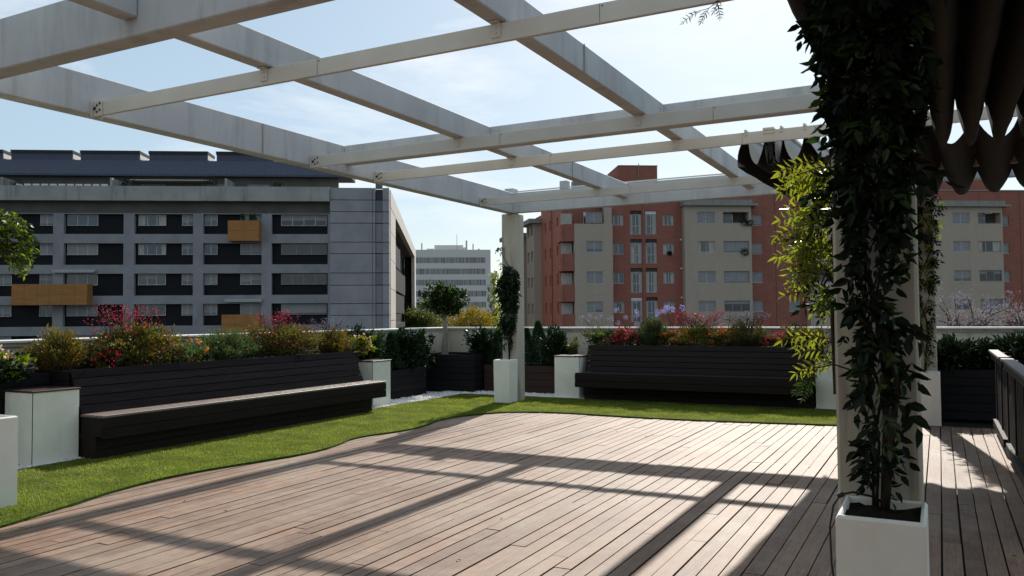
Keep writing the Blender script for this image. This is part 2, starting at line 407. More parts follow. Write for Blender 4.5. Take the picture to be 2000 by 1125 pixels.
def leafmesh(name, chunks, mats, parent=None, nice=False):
    """chunks: list of (P, D, S, ratio, mat_index); arrays: base point, direction, side vector, fold; makes 2-face folded leaves"""
    V = []; MI = []
    for (P, D, Sd, Nn, Lg, Wd, mi) in chunks:
        n = len(P)
        if n == 0: continue
        if nice:
            tip = P + D * Lg[:, None] - Nn * (Lg * 0.22)[:, None]
            w5 = (Wd * 0.5)[:, None]
            def at(f, sg, wf, dn): return P + D * (Lg * f)[:, None] + Sd * (w5 * sg * wf) - Nn * (Lg * dn)[:, None] + Nn * (Wd * 0.16)[:, None] * (0 if sg == 0 else 1)
            V.append(np.stack([P, at(.28, 1, .92, .01), at(.62, 1, .8, .08), tip, at(.62, -1, .8, .08), at(.28, -1, .92, .01)], 1).reshape(-1, 3)); MI.append(np.full(n, mi))
            continue
        mid = P + D * (Lg * 0.45)[:, None] + Nn * (Wd * 0.25)[:, None]
        tip = P + D * Lg[:, None] - Nn * (Lg * 0.08)[:, None]
        a = mid + Sd * (Wd * 0.5)[:, None] - Nn * (Wd * 0.3)[:, None]
        b = mid - Sd * (Wd * 0.5)[:, None] - Nn * (Wd * 0.3)[:, None]
        V.append(np.stack([P, a, tip, b, ], 1).reshape(-1, 3)); MI.append(np.full(n, mi))
    V = np.concatenate(V); MI = np.concatenate(MI)
    n = len(MI)
    off = np.array(origin_of(parent))
    me = bpy.data.meshes.new(name)
    if nice:
        me.vertices.add(n * 6); me.vertices.foreach_set('co', (V - off).astype(np.float32).ravel())
        li = (np.arange(n)[:, None] * 6 + np.array([0, 1, 2, 3, 0, 3, 4, 5])[None]).astype(np.int32).ravel()
        me.loops.add(n * 8); me.loops.foreach_set('vertex_index', li)
        me.polygons.add(n * 2); me.polygons.foreach_set('loop_start', np.arange(n * 2, dtype=np.int32) * 4)
        me.polygons.foreach_set('material_index', np.repeat(MI, 2).astype(np.int32))
        for k in mats: me.materials.append(M[k])
        me.update(calc_edges=True)
        o = bpy.data.objects.new(name, me); COL.objects.link(o)
        if parent is not None: o.parent = parent
        return o
    me.vertices.add(n * 4); me.vertices.foreach_set('co', (V - off).astype(np.float32).ravel())
    me.loops.add(n * 4); me.loops.foreach_set('vertex_index', np.arange(n * 4, dtype=np.int32))
    me.polygons.add(n); me.polygons.foreach_set('loop_start', np.arange(n, dtype=np.int32) * 4)
    me.polygons.foreach_set('material_index', MI.astype(np.int32))
    for k in mats: me.materials.append(M[k])
    me.update(calc_edges=True)
    me.validate()
    o = bpy.data.objects.new(name, me); COL.objects.link(o)
    if parent is not None: o.parent = parent
    return o

def unit(a): return a / (np.linalg.norm(a, axis=1, keepdims=True) + 1e-9)

def leafset(P, D, Lg, ratio, mi=0, jitter=0.3):
    n = len(P)
    D = unit(D + rng.normal(0, jitter, (n, 3)))
    Sd = unit(np.cross(D, rng.normal(0, 1, (n, 3))))
    Nn = np.cross(D, Sd)
    return (P, D, Sd, Nn, Lg, Lg * ratio, mi)

def blob(c, r, n, shell=0.55, lump=0.22, flat=1.0, low=None):
    """points within a lumpy ellipsoid, biased outward"""
    c = np.array(c, float); r = np.array(r, float)
    d = unit(rng.normal(0, 1, (n, 3)))
    k = rng.normal(0, 1, (5, 3)) * 2.2; ph = rng.uniform(0, 6, 5)
    l = 1 + lump * np.mean(np.sin(d @ k.T * 1.6 + ph), axis=1) * 2.2
    rad_ = (shell + (1 - shell) * rng.random(n) ** 0.6) * l
    rad_ *= np.where(rng.random(n) < 0.12, rng.uniform(1.0, 1.18, n), 1)
    p = c + d * rad_[:, None] * r
    return p, d

def leafy_bush(name, label, c, r, n, size, ratio, mats, group=None, cat='shrub', up=0.3, stems=True, shell=0.35, lump=0.3, flowers=None, base=None):
    if cat in ('shrub', 'flower'): n = int(n * 2.1); r = (r[0] * 1.1, r[1] * 1.12, r[2] * (1.1 if 'evergreen' in name else 0.98))
    base = (c[0], c[1], (c[2] - r[2]) if base is None else base)
    t = thing(name, label, cat, base, group)
    ch = []
    nm = len(mats)
    ncl = max(6, n // 40)
    cp, cd = blob(c, r, ncl, shell, lump)
    idx = rng.integers(0, ncl, n)
    P = cp[idx] + rng.normal(0, 1, (n, 3)) * np.array(r) * 0.13
    P[:, 2] = np.maximum(P[:, 2], base[2])
    D = cd[idx] + np.array([0, 0, up]) + rng.normal(0, 0.4, (n, 3))
    Lg = size * rng.uniform(0.6, 1.25, n)
    mi = rng.integers(0, nm, ncl)[idx]
    for k in range(nm):
        q = mi == k
        ch.append(leafset(P[q], D[q], Lg[q], ratio, k))
    leafmesh('foliage', ch, mats, t)
    if stems:
        mb = MB()
        for j in range(min(14, ncl)):
            e = Vector(cp[j]); b = Vector(base) + Vector((random.uniform(-.25, .25) * r[0], random.uniform(-.25, .25) * r[1], 0))
            mb.tube([b, b.lerp(e, 0.5) + Vector((0, 0, 0.1 * r[2])), e], [0.012, 0.008, 0.004], 5)
        mb.build('stems', 'stem', t)
    if flowers:
        kind, nf, fs, fmats, z_off = flowers
        heads, hd = blob((c[0], c[1], c[2] + z_off), (r[0], r[1], r[2]), nf, 0.85, lump)
        keep = heads[:, 2] > c[2] - 0.15 * r[2]
        heads = heads[keep]; hd = hd[keep]
        P = np.repeat(heads, 9, 0) + rng.normal(0, fs * 0.25, (len(heads) * 9, 3))
        D = rng.normal(0, 1, P.shape) + np.array([0, 0, 0.5])
        leafmesh('flowers', [leafset(P[k::len(fmats)], D[k::len(fmats)], np.full(len(P[k::len(fmats)]), fs * 0.6), 0.8, k) for k in range(len(fmats))], fmats, t)
    return t

def spiky_bush(name, label, c, r, n, size, ratio, mats, group=None, cat='shrub', stemn=70, tipm=None, base=None):
    """many upright fanned stems set with small needle leaves"""
    n = int(n * 1.7); stemn = int(stemn * 1.5); r = (r[0] * 1.05, r[1] * 1.1, r[2] * 1.0)
    bz = c[2] - r[2]
    t = thing(name, label, cat, (c[0], c[1], bz), group)
    ch = {k: [] for k in range(len(mats))}
    per = max(4, n // stemn)
    mb = MB()
    tips = []
    for j in range(stemn):
        a = random.uniform(0, 2 * math.pi); q = random.random() ** 0.6
        tx = c[0] + r[0] * q * math.cos(a); ty = c[1] + r[1] * q * math.sin(a)
        tz = bz + 2 * r[2] * (1 - 0.55 * q * q) * random.uniform(0.72, 1.08)
        b = np.array([c[0] + 0.35 * (tx - c[0]), c[1] + 0.35 * (ty - c[1]), bz])
        e = np.array([tx, ty, tz]); tips.append(e)
        mb.tube([b, (b + e) / 2 + np.array([0, 0, 0.03]), e], [0.006, 0.005, 0.002], 4)
        s = rng.random(per) ** 0.7
        s = 0.15 + 0.85 * s
        P = b + (e - b) * s[:, None] + rng.normal(0, 0.012 + 0.04 * min(r[0], r[1]), (per, 3)) * np.array([1, 1, 0.6])
        D = np.tile(unit((e - b)[None])[0], (per, 1)) * 0.9 + rng.normal(0, 0.45, (per, 3))
        k = random.randrange(len(mats))
        ch[k].append((P, D, size * rng.uniform(0.6, 1.3, per)))
    cs = []
    for k, v in ch.items():
        if v:
            cs.append(leafset(np.concatenate([x[0] for x in v]), np.concatenate([x[1] for x in v]), np.concatenate([x[2] for x in v]), ratio, k, 0.15))
    leafmesh('foliage', cs, mats, t)
    mb.build('stems', 'stem', t)
    if tipm:
        nf, fs, m_ = tipm
        T = np.array(tips)
        T = T[T[:, 2] > c[2] + 0.2 * r[2]]
        P = np.repeat(T, nf, 0) + rng.normal(0, fs * 0.5, (len(T) * nf, 3))
        leafmesh('flowers', [leafset(P, rng.normal(0, 1, P.shape), np.full(len(P), fs * 0.6), 0.7, 0)], [m_], t)
    return t

def wand_flowers(name, label, c, w, d, z0, z1, n, mats, cat='flower', fs=0.02, per=14, spread=0.16, lean=0.25, head=False, group=None):
    """thin arching stems carrying small flowers along their top third (or in round heads)"""
    t = thing(name, label, cat, (c[0], c[1], z0), group)
    mb = MB(); P = []
    for j in range(n):
        b = Vector((c[0] + random.uniform(-.5, .5) * w * 0.6, c[1] + random.uniform(-.5, .5) * d * 0.6, z0))
        hx = max(0.25, 1 - abs(random.gauss(0, 0.3)))
        e = Vector((c[0] + random.uniform(-.5, .5) * w, c[1] + random.uniform(-.5, .5) * d, z0 + (z1 - z0) * hx))
        m_ = b.lerp(e, 0.55) + Vector((random.gauss(0, 0.02), random.gauss(0, 0.02), 0.05))
        mb.tube([b, m_, e], [0.0035, 0.003, 0.002], 4)
        if head:
            q = rng.normal(0, 1, (per * 2, 3)); q = unit(q) * rng.uniform(0.6, 1, (per * 2, 1)) * spread * 0.3
            P.append(np.array(e) + q)
        else:
            s = 1 - rng.random(per) ** 1.4 * 0.5
            pts = np.array(m_) + (np.array(e) - np.array(m_)) * s[:, None] + rng.normal(0, spread * 0.13, (per, 3))
            P.append(pts)
    P = np.concatenate(P)
    nm = len(mats)
    leafmesh('flowers', [leafset(P[k::nm], rng.normal(0, 1, P[k::nm].shape), fs * rng.uniform(0.7, 1.3, len(P[k::nm])), 0.75, k) for k in range(nm)], mats, t)
    mb.build('stems', 'vstem', t)
    return t

def conifer(name, label, c, r, h, n, mats=('con',)):
    t = thing(name, label, 'conifer', c, 'small conifers in the corner planters')
    n = int(n * 2.2); r *= 1.2
    s = rng.random(n) ** 1.0
    a = rng.uniform(0, 2 * math.pi, n)
    lump = 1 + 0.15 * np.sin(a * 3 + s * 9) + 0.1 * np.sin(a * 5 - s * 14)
    rr = r * (1 - s) ** 0.8 * lump * rng.uniform(0.55, 1.05, n) + 0.01
    P = np.stack([c[0] + rr * np.cos(a), c[1] + rr * np.sin(a), c[2] + 0.04 + s * h], 1)
    D = np.stack([np.cos(a) * 0.55, np.sin(a) * 0.55, np.ones(n)], 1)
    leafmesh('foliage', [leafset(P, D, 0.055 * rng.uniform(0.6, 1.3, n), 0.28, 0, 0.25)], mats, t)
    mb = MB(); mb.tube([(c[0], c[1], c[2]), (c[0], c[1], c[2] + h * 0.9)], [0.02, 0.004], 6); mb.build('trunk', 'stem', t)
    return t

# ================================================================== ground of the town
mb = MB(); mb.quad((-900, -500, -9), (900, -500, -9), (900, 1400, -9), (-900, 1400, -9))
tag(mb.build('street_ground', 'asph'), kind='structure')

# ================================================================== terrace
mb = MB(); mb.box(-9.95, 6.0, -4.0, 15.75, -0.5, -0.045); mb.box(-9.7, 5.8, -3.8, 15.6, -9.2, -0.5)
tag(mb.build('terrace_floor', 'under'), kind='structure')

def build_deck():
    mb = MB()
    pitch = 0.1215; gap = 0.0098
    x = -8.4
    while x < 4.2:
        y = -3.0 - random.uniform(0, 2.5)
        wv = random.gauss(0, 0.0008)
        while y < 13.0:
            L = random.choice([2.2, 2.9, 3.4, 4.0]) * random.uniform(0.95, 1.05)
            y1 = min(y + L, 13.0)
            if y1 > -2.8:
                dz = random.gauss(0, 0.0016); dx = random.gauss(0, 0.001) + wv
                mb.frame(Vector((0, 0, 0)), Vector((1, 0, 0)), Vector((0, 1, 0)), x + dx, x + dx + pitch - gap - random.choice([-0.002, 0, 0, 0.002, 0.004]), y + 0.0022, y1 - 0.0022, -0.028 + dz, dz)
            y = y1
        x += pitch
    return mb.build('deck', 'deck')
tag(build_deck(), kind='structure')

# grass: edge follows the wavy cut seen from above
EDGE = [(-6.25, 2.2), (-6.36, 3.3), (-6.41, 3.77), (-6.48, 4.05), (-6.58, 4.4), (-6.71, 4.8), (-6.80, 5.2), (-6.85, 5.6), (-6.83, 6.0), (-6.76, 6.4), (-6.66, 6.9), (-6.58, 7.3), (-6.58, 7.65), (-6.66, 8.05), (-6.78, 8.42), (-6.79, 8.8), (-6.68, 9.2), (-6.62, 9.6), (-6.68, 10.1), (-6.78, 10.5), (-6.76, 11.1), (-6.62, 11.5), (-6.42, 11.8), (-6.1, 12.03), (-5.7, 12.16), (-5.2, 12.18), (-4.5, 12.13), (-3.9, 12.11), (-3.3, 12.14), (-2.7, 12.2), (-2.1, 12.29), (-1.3, 12.42), (-0.75, 12.5)]
def cr_spline(P, k=6):
    out = []
    for i in range(len(P) - 1):
        p0 = P[max(i - 1, 0)]; p1 = P[i]; p2 = P[i + 1]; p3 = P[min(i + 2, len(P) - 1)]
        for j in range(k):
            t = j / k
            out.append(tuple(0.5 * ((2 * p1[a]) + (-p0[a] + p2[a]) * t + (2 * p0[a] - 5 * p1[a] + 4 * p2[a] - p3[a]) * t * t + (-p0[a] + 3 * p1[a] - 3 * p2[a] + p3[a]) * t ** 3) for a in (0, 1)))
    out.append(P[-1]); return out
ED = cr_spline(EDGE)
GX, GY = -8.59, 14.26       # straight edge against the pebble strip
def outer(i):
    # matching point on the straight side for every edge point (keeps the sheet as simple quads)
    x, y = ED[i]
    if y < 11.0: return (GX, y)
    k = (i - i11) / (len(ED) - 1 - i11)
    L1 = GY - 11.0; L2 = -0.75 - GX
    s = k * (L1 + L2)
    return (GX, 11.0 + s) if s < L1 else (GX + s - L1, GY)
i11 = next(i for i, p in enumerate(ED) if p[1] >= 11.0)
mb = MB()
T = 0.022
for i in range(len(ED) - 1):
    a, b, c, d = outer(i), ED[i], ED[i + 1], outer(i + 1)
    mb.quad((a[0], a[1], T), (b[0], b[1], T), (c[0], c[1], T), (d[0], d[1], T))
    mb.quad((b[0], b[1], T), (b[0], b[1], 0.002), (c[0], c[1], 0.002), (c[0], c[1], T))
tag(mb.build('turf', 'turf'), kind='structure')
# blades
tris = []
for i in range(len(ED) - 1):
    a, b, c, d = outer(i), ED[i], ED[i + 1], outer(i + 1)
    tris.append((a, b, c)); tris.append((a, c, d))
A = np.array(tris)
ar = 0.5 * np.abs((A[:, 1, 0] - A[:, 0, 0]) * (A[:, 2, 1] - A[:, 0, 1]) - (A[:, 2, 0] - A[:, 0, 0]) * (A[:, 1, 1] - A[:, 0, 1]))
nb = 210000
ii = rng.choice(len(A), nb, p=ar / ar.sum())
r1 = np.sqrt(rng.random(nb)); r2 = rng.random(nb)
P2 = A[ii, 0] * (1 - r1)[:, None] + A[ii, 1] * (r1 * (1 - r2))[:, None] + A[ii, 2] * (r1 * r2)[:, None]
Pb = np.column_stack([P2, np.full(nb, T - 0.002)])
nap = 0.35 * np.sin(P2[:, 0] * 1.7 + 0.6 * np.sin(P2[:, 1] * 1.1)) 
Db = np.column_stack([nap + rng.normal(0, 0.45, nb), -0.25 + rng.normal(0, 0.45, nb), np.ones(nb)])
Lb = rng.uniform(0.014, 0.03, nb)
g_ = leafmesh('grass', [leafset(Pb, Db, Lb, 0.16, 0, 0.05)], ['blade'])
tag(g_, 'short bright green artificial grass with a wavy edge along the wooden deck', 'grass', kind='stuff')

# white pebbles
def pebbles():
    V = []; F = []
    base = [(0, 0, 1), (0.9, 0, 0.25), (0.3, 0.85, 0.3), (-0.75, 0.5, 0.2), (-0.7, -0.55, 0.3), (0.3, -0.85, 0.2), (0, 0, -0.6)]
    fb = [(0, 1, 2), (0, 2, 3), (0, 3, 4), (0, 4, 5), (0, 5, 1), (6, 2, 1), (6, 3, 2), (6, 4, 3), (6, 5, 4), (6, 1, 5)]
    base = np.array(base)
    zones = [(-9.25, -8.605, 3.0, 6.45, 1700), (-8.72, -8.605, 5.2, 6.2, 260), (-9.25, -8.605, 11.55, 14.3, 2700), (-9.2, -6.05, 14.27, 14.95, 3600), (-1.85, -0.8, 14.3, 14.6, 300)]
    k = 0
    for (x0, x1, y0, y1, n) in zones:
        for _ in range(n):
            s = random.uniform(0.011, 0.024)
            q = Matrix.Rotation(random.uniform(0, 6.3), 3, 'Z') @ Matrix.Rotation(random.uniform(0, 6.3), 3, 'X')
            q = np.array(q)
            c = np.array([random.uniform(x0, x1), random.uniform(y0, y1), random.uniform(0.0, 0.03)])
            V.append((base * np.array([s * random.uniform(.8, 1.4), s, s * 0.8])) @ q.T + c)
            F += [tuple(i + k for i in f) for f in fb]; k += 7
    me = bpy.data.meshes.new('gravel'); me.from_pydata(np.concatenate(V).tolist(), [], F); me.materials.append(M['pebble'])
    o = bpy.data.objects.new('gravel', me); COL.objects.link(o); return o
tag(pebbles(), 'strip of white pebbles between the grass and the planters', 'gravel', kind='stuff')
mb = MB()
mb.box(-9.9, -8.60, 2.0, 15.7, -0.04, 0.004); mb.box(-8.598, -0.8, 14.27, 15.7, -0.04, 0.004)
tag(mb.build('gravel_bed', 'pebble'), kind='structure')
mb = MB()   # thin black edging strip between grass and pebbles
mb.box(GX - 0.012, GX - 0.002, 3.0, 14.27, 0.0, 0.03); mb.box(GX - 0.002, -0.8, 14.262, 14.272, 0.0, 0.03)
tag(mb.build('edging', 'cable'), 'thin black edging strip between the grass and the white pebbles', 'edging')

# parapet
p = thing('parapet_wall', 'low cream rendered parapet wall with a pale stone coping round the terrace', 'wall', (-9.95, 15.75, 0))
mb = MB(); mb.box(-10.15, -9.9, -4, 15.95, -1.5, 1.27); mb.box(-9.899, 8.0, 15.7, 15.95, -1.5, 1.27); mb.build('wall', 'wall', p)
mb = MB(); mb.box(-10.2, -9.84, -4, 16.0, 1.315, 1.35, 0.006); mb.box(-9.838, 8.0, 15.64, 16.0, 1.315, 1.35, 0.006); mb.build('coping', 'coping', p)
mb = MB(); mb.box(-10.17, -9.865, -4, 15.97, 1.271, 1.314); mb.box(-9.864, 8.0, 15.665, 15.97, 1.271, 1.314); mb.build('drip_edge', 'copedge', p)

# unseen house added behind the viewer to darken the shaded side
hs_ = thing('added_shade_house', 'unseen low house with dark glass doors, added behind the viewer to darken the shaded side', 'house', (-2, -3.3, 0))
mb = MB(); mb.box(-9.89, 6.0, -6.5, -3.05, 3.3, 4.6); mb.box(-9.89, -9.2, -6.5, -3.05, 0.0, 3.298); mb.box(5.3, 6.0, -6.5, -3.05, 0.0, 3.298); mb.box(-9.198, 5.298, -6.5, -6.3, 0.0, 3.298); mb.build('wall', 'wall', hs_)
for k in range(7):
    xa = -9.19 + k * 2.07
    mb = MB(); mb.box(xa + 0.06, xa + 2.01, -3.30, -3.28, 0.06, 3.22); mb.build('glass_door', 'glass2', hs_)
    mb = MB(); mb.box(xa, xa + 0.058, -3.34, -3.24, 0.0, 3.295); mb.box(xa + 0.06, xa + 2.068, -3.34, -3.24, 3.222, 3.295); mb.box(xa + 0.06, xa + 2.068, -3.34, -3.24, 0.0, 0.058); mb.build('door_frame', 'dframe', hs_)

# ================================================================== pergola
ZT = 3.87
pg = thing('pergola', 'pale concrete pergola with deep edge beams and cream painted rails over the deck', 'pergola', (-7.05, 13.5, 0))
def beam(name, x0, x1, y0, y1, z0, z1):
    mb = MB(); mb.box(x0, x1, y0, y1, z0, z1, 0.008); return mb.build(name, 'beam', pg)
beam('beam', -7.12, -6.94, -3.0, 13.375, 3.5, ZT)
beam('beam', -0.36, -0.16, -3.0, 13.375, 3.5, ZT)
beam('beam', -7.125, 4.5, 13.378, 13.50, 3.5, ZT + 0.002)
for (a, b) in ((-7.6, -7.133), (-6.937, -0.363), (-0.157, 4.5)): beam('beam', a, b, 3.64, 3.81, 3.5, ZT + 0.02)
for (a, b) in ((-6.937, -0.363), (-0.157, 4.5)): beam('beam', a, b, 8.5, 8.64, 3.62, ZT - 0.004)
for x in (-4.86, -2.72):
    for (a, b) in ((-3.0, 3.637), (3.813, 8.497), (8.643, 13.375)): beam('beam', x, x + 0.14, a, b, 3.62, ZT - 0.006)
for x in (1.9, 4.0):
    for (a, b) in ((3.813, 8.497), (8.643, 13.375)): beam('beam', x, x + 0.14, a, b, 3.62, ZT - 0.006)
# joints (cold joints seen as dark lines)
for (x, y) in ((-6.935, 7.02), (-2.577, 6.25), (-4.717, 10.95)):
    z0 = 3.5 if x < -6 else 3.62
    mb = MB(); mb.box(x - 0.001, x + 0.004, y, y + 0.02, z0 + 0.003, ZT - 0.01); mb.build('joint', 'copedge', pg)
# rails
for (y, zb, zt, x1, nm) in ((4.88, 3.48, 3.612, -0.78, 1), (7.86, 3.475, 3.616, -0.78, 1), (9.17, 3.48, 3.61, 4.2, 1), (12.12, 3.49, 3.614, 4.2, 1)):
    mb = MB(); mb.box(-6.86, x1, y, y + 0.032, zb, zt, 0.004)
    r_ = mb.build('rail', 'rail', pg)
    mb = MB(); mb.box(-6.938, -6.925, y - 0.03, y + 0.09, zb - 0.012, zt + 0.012, 0.004)
    mb.box(-6.925, -6.862, y - 0.004, y + 0.054, zb - 0.004, zt + 0.004)
    mb.build('end_plate', 'rail', r_)
    # front facing bolt plate
    mb = MB(); mb.box(-6.92, -6.80, y - 0.010, y - 0.001, zb - 0.004, zt + 0.004, 0.003); mb.build('cheek_plate', 'rail', r_)
    for (dx, dz) in ((-6.90, 0.07), (-6.87, 0.095), (-6.87, 0.035), (-6.83, 0.11), (-6.83, 0.05)):
        mb = MB(); mb.disc((dx, y - 0.017, zb + dz), (0, 1, 0), 0.011 if dx > -6.9 else 0.017, 0.01, 8); mb.build('bolt', 'bolt', r_)
    for bx in (-4.80, -2.66):
        mb = MB(); mb.box(bx - 0.035, bx + 0.035, y - 0.008, y - 0.001, zt - 0.10, zt + 0.003)
        mb.box(bx - 0.035, bx + 0.035, y - 0.05, y - 0.0085, zt - 0.004, zt + 0.003)
        for dz in (0.03, 0.07): mb.disc((bx, y - 0.015, zt - dz), (0, 1, 0), 0.008, 0.007, 8)
        mb.build('bracket', 'rail', r_)
    for jx in (-4.25, -1.9):
        mb = MB(); mb.box(jx, jx + 0.003, y - 0.0015, y + 0.01, zb + 0.004, zt - 0.004); mb.disc((jx + 0.02, y - 0.003, zt - 0.02), (0, 1, 0), 0.006, 0.004, 6); mb.build('rail_joint', 'bolt', r_)
def pillar(x0, x1, y0, y1):
    mb = MB(); mb.box(x0, x1, y0, y1, 0, 3.497, 0.012); return mb.build('pillar', 'pillar', pg)
pillar(-7.22, -6.905, 13.40, 13.70)
pillar(-0.41, -0.08, 3.83, 4.15)
pillar(-0.31, -0.045, 13.40, 13.70)
pillar(-7.22, -6.905, 3.60, 3.90)
mb = MB(); mb.box(-7.22, -7.02, 13.52, 13.7, ZT + 0.003, ZT + 0.12, 0.01); mb.build('capping_block', 'beam', pg); mb = MB(); mb.box(-6.02, -5.86, 13.38, 13.5, ZT + 0.003, ZT + 0.15, 0.01); mb.build('capping_block', 'beam', pg)
mb = MB(); mb.tube([(-6.9, 13.44, ZT + 0.03), (-6.0, 13.44, ZT + 0.035), (-3.0, 13.44, ZT + 0.03), (1, 13.44, ZT + 0.03)], 0.012); mb.build('conduit', 'rail', pg)

# ================================================================== awnings
def awning(label, cusps, y0, y1, ztop, Lf, lefttail, skew=0.0):
    t = thing('folding_awning', label, 'awning', (cusps[0], y0, ztop), 'folding awnings on the pergola rails')
    prof = [];
    if lefttail:
        for k in range(7):
            s = k / 6
            prof.append((cusps[0] - 0.11 * math.cos(s * 1.45) ** 1.0, ztop - 0.36 * (1 - s)))
        prof[-1] = (cusps[0], ztop)
    else:
        prof.append((cusps[0], ztop))
    for i in range(len(cusps) - 1):
        a, b = cusps[i], cusps[i + 1]; wd = b - a
        d = math.sqrt(max((Lf / 2) ** 2 - (wd / 2) ** 2, 0.01)) * 0.86
        d *= random.uniform(0.96, 1.03)
        K = 14
        for k in range(1, K + 1):
            s = k / K
            h = 1 - abs(2 * s - 1) ** 2.0
            if wd < 0.16: h = math.sin(math.pi * s) ** 0.7
            prof.append((a + wd * s, ztop - d * h))
    th = 0.003
    NY = 10
    def ring(y, off):
        out = []
        for j, (x, z) in enumerate(prof):
            sag = 0.012 * math.sin(math.pi * (y - y0) / (y1 - y0)) * (ztop - z)
            out.append((x + 0.006 * math.sin(7 * y + j) + skew * (y - y0) / (y1 - y0), y, z + off - sag))
        return out
    lo = MB(); hi = MB()
    for (m_, off) in ((lo, 0.0), (hi, th)):
        vs = []; fs = []
        for q in range(NY + 1):
            vs += ring(y0 + (y1 - y0) * q / NY, off)
        n = len(prof)
        for q in range(NY):
            for j in range(n - 1):
                fs.append((q * n + j, q * n + j + 1, (q + 1) * n + j + 1, (q + 1) * n + j))
        m_.add(vs, fs)
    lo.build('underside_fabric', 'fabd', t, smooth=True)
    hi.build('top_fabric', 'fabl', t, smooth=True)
    for c in cusps:
        mb = MB(); ya, yb = y0 - 0.07, y1 + 0.03
        q = [(c - 0.011, ya), (c + 0.011, ya), (c + 0.011 + skew, yb), (c - 0.011 + skew, yb)]
        mb.add([(x, y, z) for z in (ztop + 0.006, ztop + 0.035) for (x, y) in q], [(3, 2, 1, 0), (4, 5, 6, 7), (0, 1, 5, 4), (1, 2, 6, 5), (2, 3, 7, 6), (3, 0, 4, 7)])
        mb.box(c - 0.018, c + 0.018, y0 - 0.06, y0 - 0.02, ztop - 0.03, ztop + 0.005, 0.003)
        mb.build('batten', 'rail', t)
    return t
c2 = [-1.86, -1.66, -1.63, -1.60, -1.57, -1.48, -1.24, -0.86, -0.46, -0.06, 0.34, 0.76, 1.18, 1.6, 2.0]
awning('dark folding awning bunched in tight pleats beyond the vine pillar', c2, 9.22, 13.32, 3.60, 0.86, True, 0.18)
c1 = [-0.72, -0.50, -0.27, -0.05, 0.18, 0.41, 0.64, 0.87, 1.10, 1.33, 1.56, 1.79, 2.02, 2.25]
awning('dark folding awning overhead at the top right, nearest to the viewer', c1, 3.95, 8.75, 3.62, 1.12, False)
c0 = [c + 0.02 for c in c1]  # extra awning out of view, added to darken the near pillar and pot
awning('unseen dark folding awning added above the viewer to darken the shaded side', c0, -2.4, 3.5, 3.62, 0.9, False)

# ================================================================== benches, cabinets, planters
def plankbox(mb, x0, x1, y0, y1, z0, z1, bev=0.004): mb.box(x0, x1, y0, y1, z0, z1, bev)
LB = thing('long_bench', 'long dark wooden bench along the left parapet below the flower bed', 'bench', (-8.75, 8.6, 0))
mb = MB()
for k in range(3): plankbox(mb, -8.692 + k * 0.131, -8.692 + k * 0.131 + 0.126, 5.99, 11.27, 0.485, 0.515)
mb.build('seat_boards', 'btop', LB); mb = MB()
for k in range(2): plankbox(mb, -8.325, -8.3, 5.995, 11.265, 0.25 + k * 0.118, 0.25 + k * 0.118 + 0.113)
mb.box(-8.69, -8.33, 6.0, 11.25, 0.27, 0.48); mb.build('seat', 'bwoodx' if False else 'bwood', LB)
mb = MB()
for k in range(2): plankbox(mb, -8.44, -8.42, 5.99, 11.03, 0.005 + k * 0.125, 0.125 + k * 0.125)
mb.box(-8.89, -8.442, 6.0, 11.02, 0.005, 0.268); mb.build('base', 'bwood', LB)
mb = MB(); mb.cm = 0
for k in range(5):
    z0 = 0.52 + k * 0.1; z1 = z0 + 0.09
    x0 = -8.665 - (z0 - 0.52) * 0.44; x1 = -8.665 - (z1 - 0.52) * 0.44
    y0, y1 = 5.99, 11.12
    mb.add([(x0, y0, z0), (x0, y1, z0), (x1, y1, z1), (x1, y0, z1), (x0 - .025, y0, z0), (x0 - .025, y1, z0), (x1 - .025, y1, z1), (x1 - .025, y0, z1)],
           [(0, 1, 2, 3), (7, 6, 5, 4), (0, 4, 5, 1), (3, 2, 6, 7), (1, 5, 6, 2), (0, 3, 7, 4)])
mb.build('backrest', 'back', LB)
RB = thing('long_bench', 'long dark wooden bench along the far parapet between two white cabinets', 'bench', (-3.95, 14.2, 0))
mb = MB()
for k in range(4): plankbox(mb, -6.02, -1.87, 14.0 + k * 0.12, 14.0 + k * 0.12 + 0.115, 0.50, 0.53)
mb.build('seat_boards', 'bwoodx', RB); mb = MB()
for k in range(2): plankbox(mb, -6.015, -1.875, 13.975, 13.998, 0.27 + k * 0.118, 0.27 + k * 0.118 + 0.113)
mb.box(-6.0, -1.89, 14.0, 14.45, 0.28, 0.495); mb.build('seat', 'bwoodx', RB)
mb = MB()
for k in range(2): plankbox(mb, -6.02, -1.87, 14.44, 14.46, 0.005 + k * 0.125, 0.125 + k * 0.125)
mb.box(-6.01, -1.88, 14.462, 14.75, 0.005, 0.275); mb.build('base', 'bwoodx', RB)
mb = MB()
for k in range(5):
    z0 = 0.535 + k * 0.1; z1 = z0 + 0.09
    y0 = 14.47 + (z0 - 0.535) * 0.36; y1 = 14.47 + (z1 - 0.535) * 0.36
    xa, xb = -6.01, -1.86
    mb.add([(xa, y0, z0), (xb, y0, z0), (xb, y1, z1), (xa, y1, z1), (xa, y0 + .025, z0), (xb, y0 + .025, z0), (xb, y1 + .025, z1), (xa, y1 + .025, z1)],
           [(0, 1, 2, 3), (7, 6, 5, 4), (0, 4, 5, 1), (3, 2, 6, 7), (1, 5, 6, 2), (0, 3, 7, 4)])
mb.build('backrest', 'bwoodx', RB)

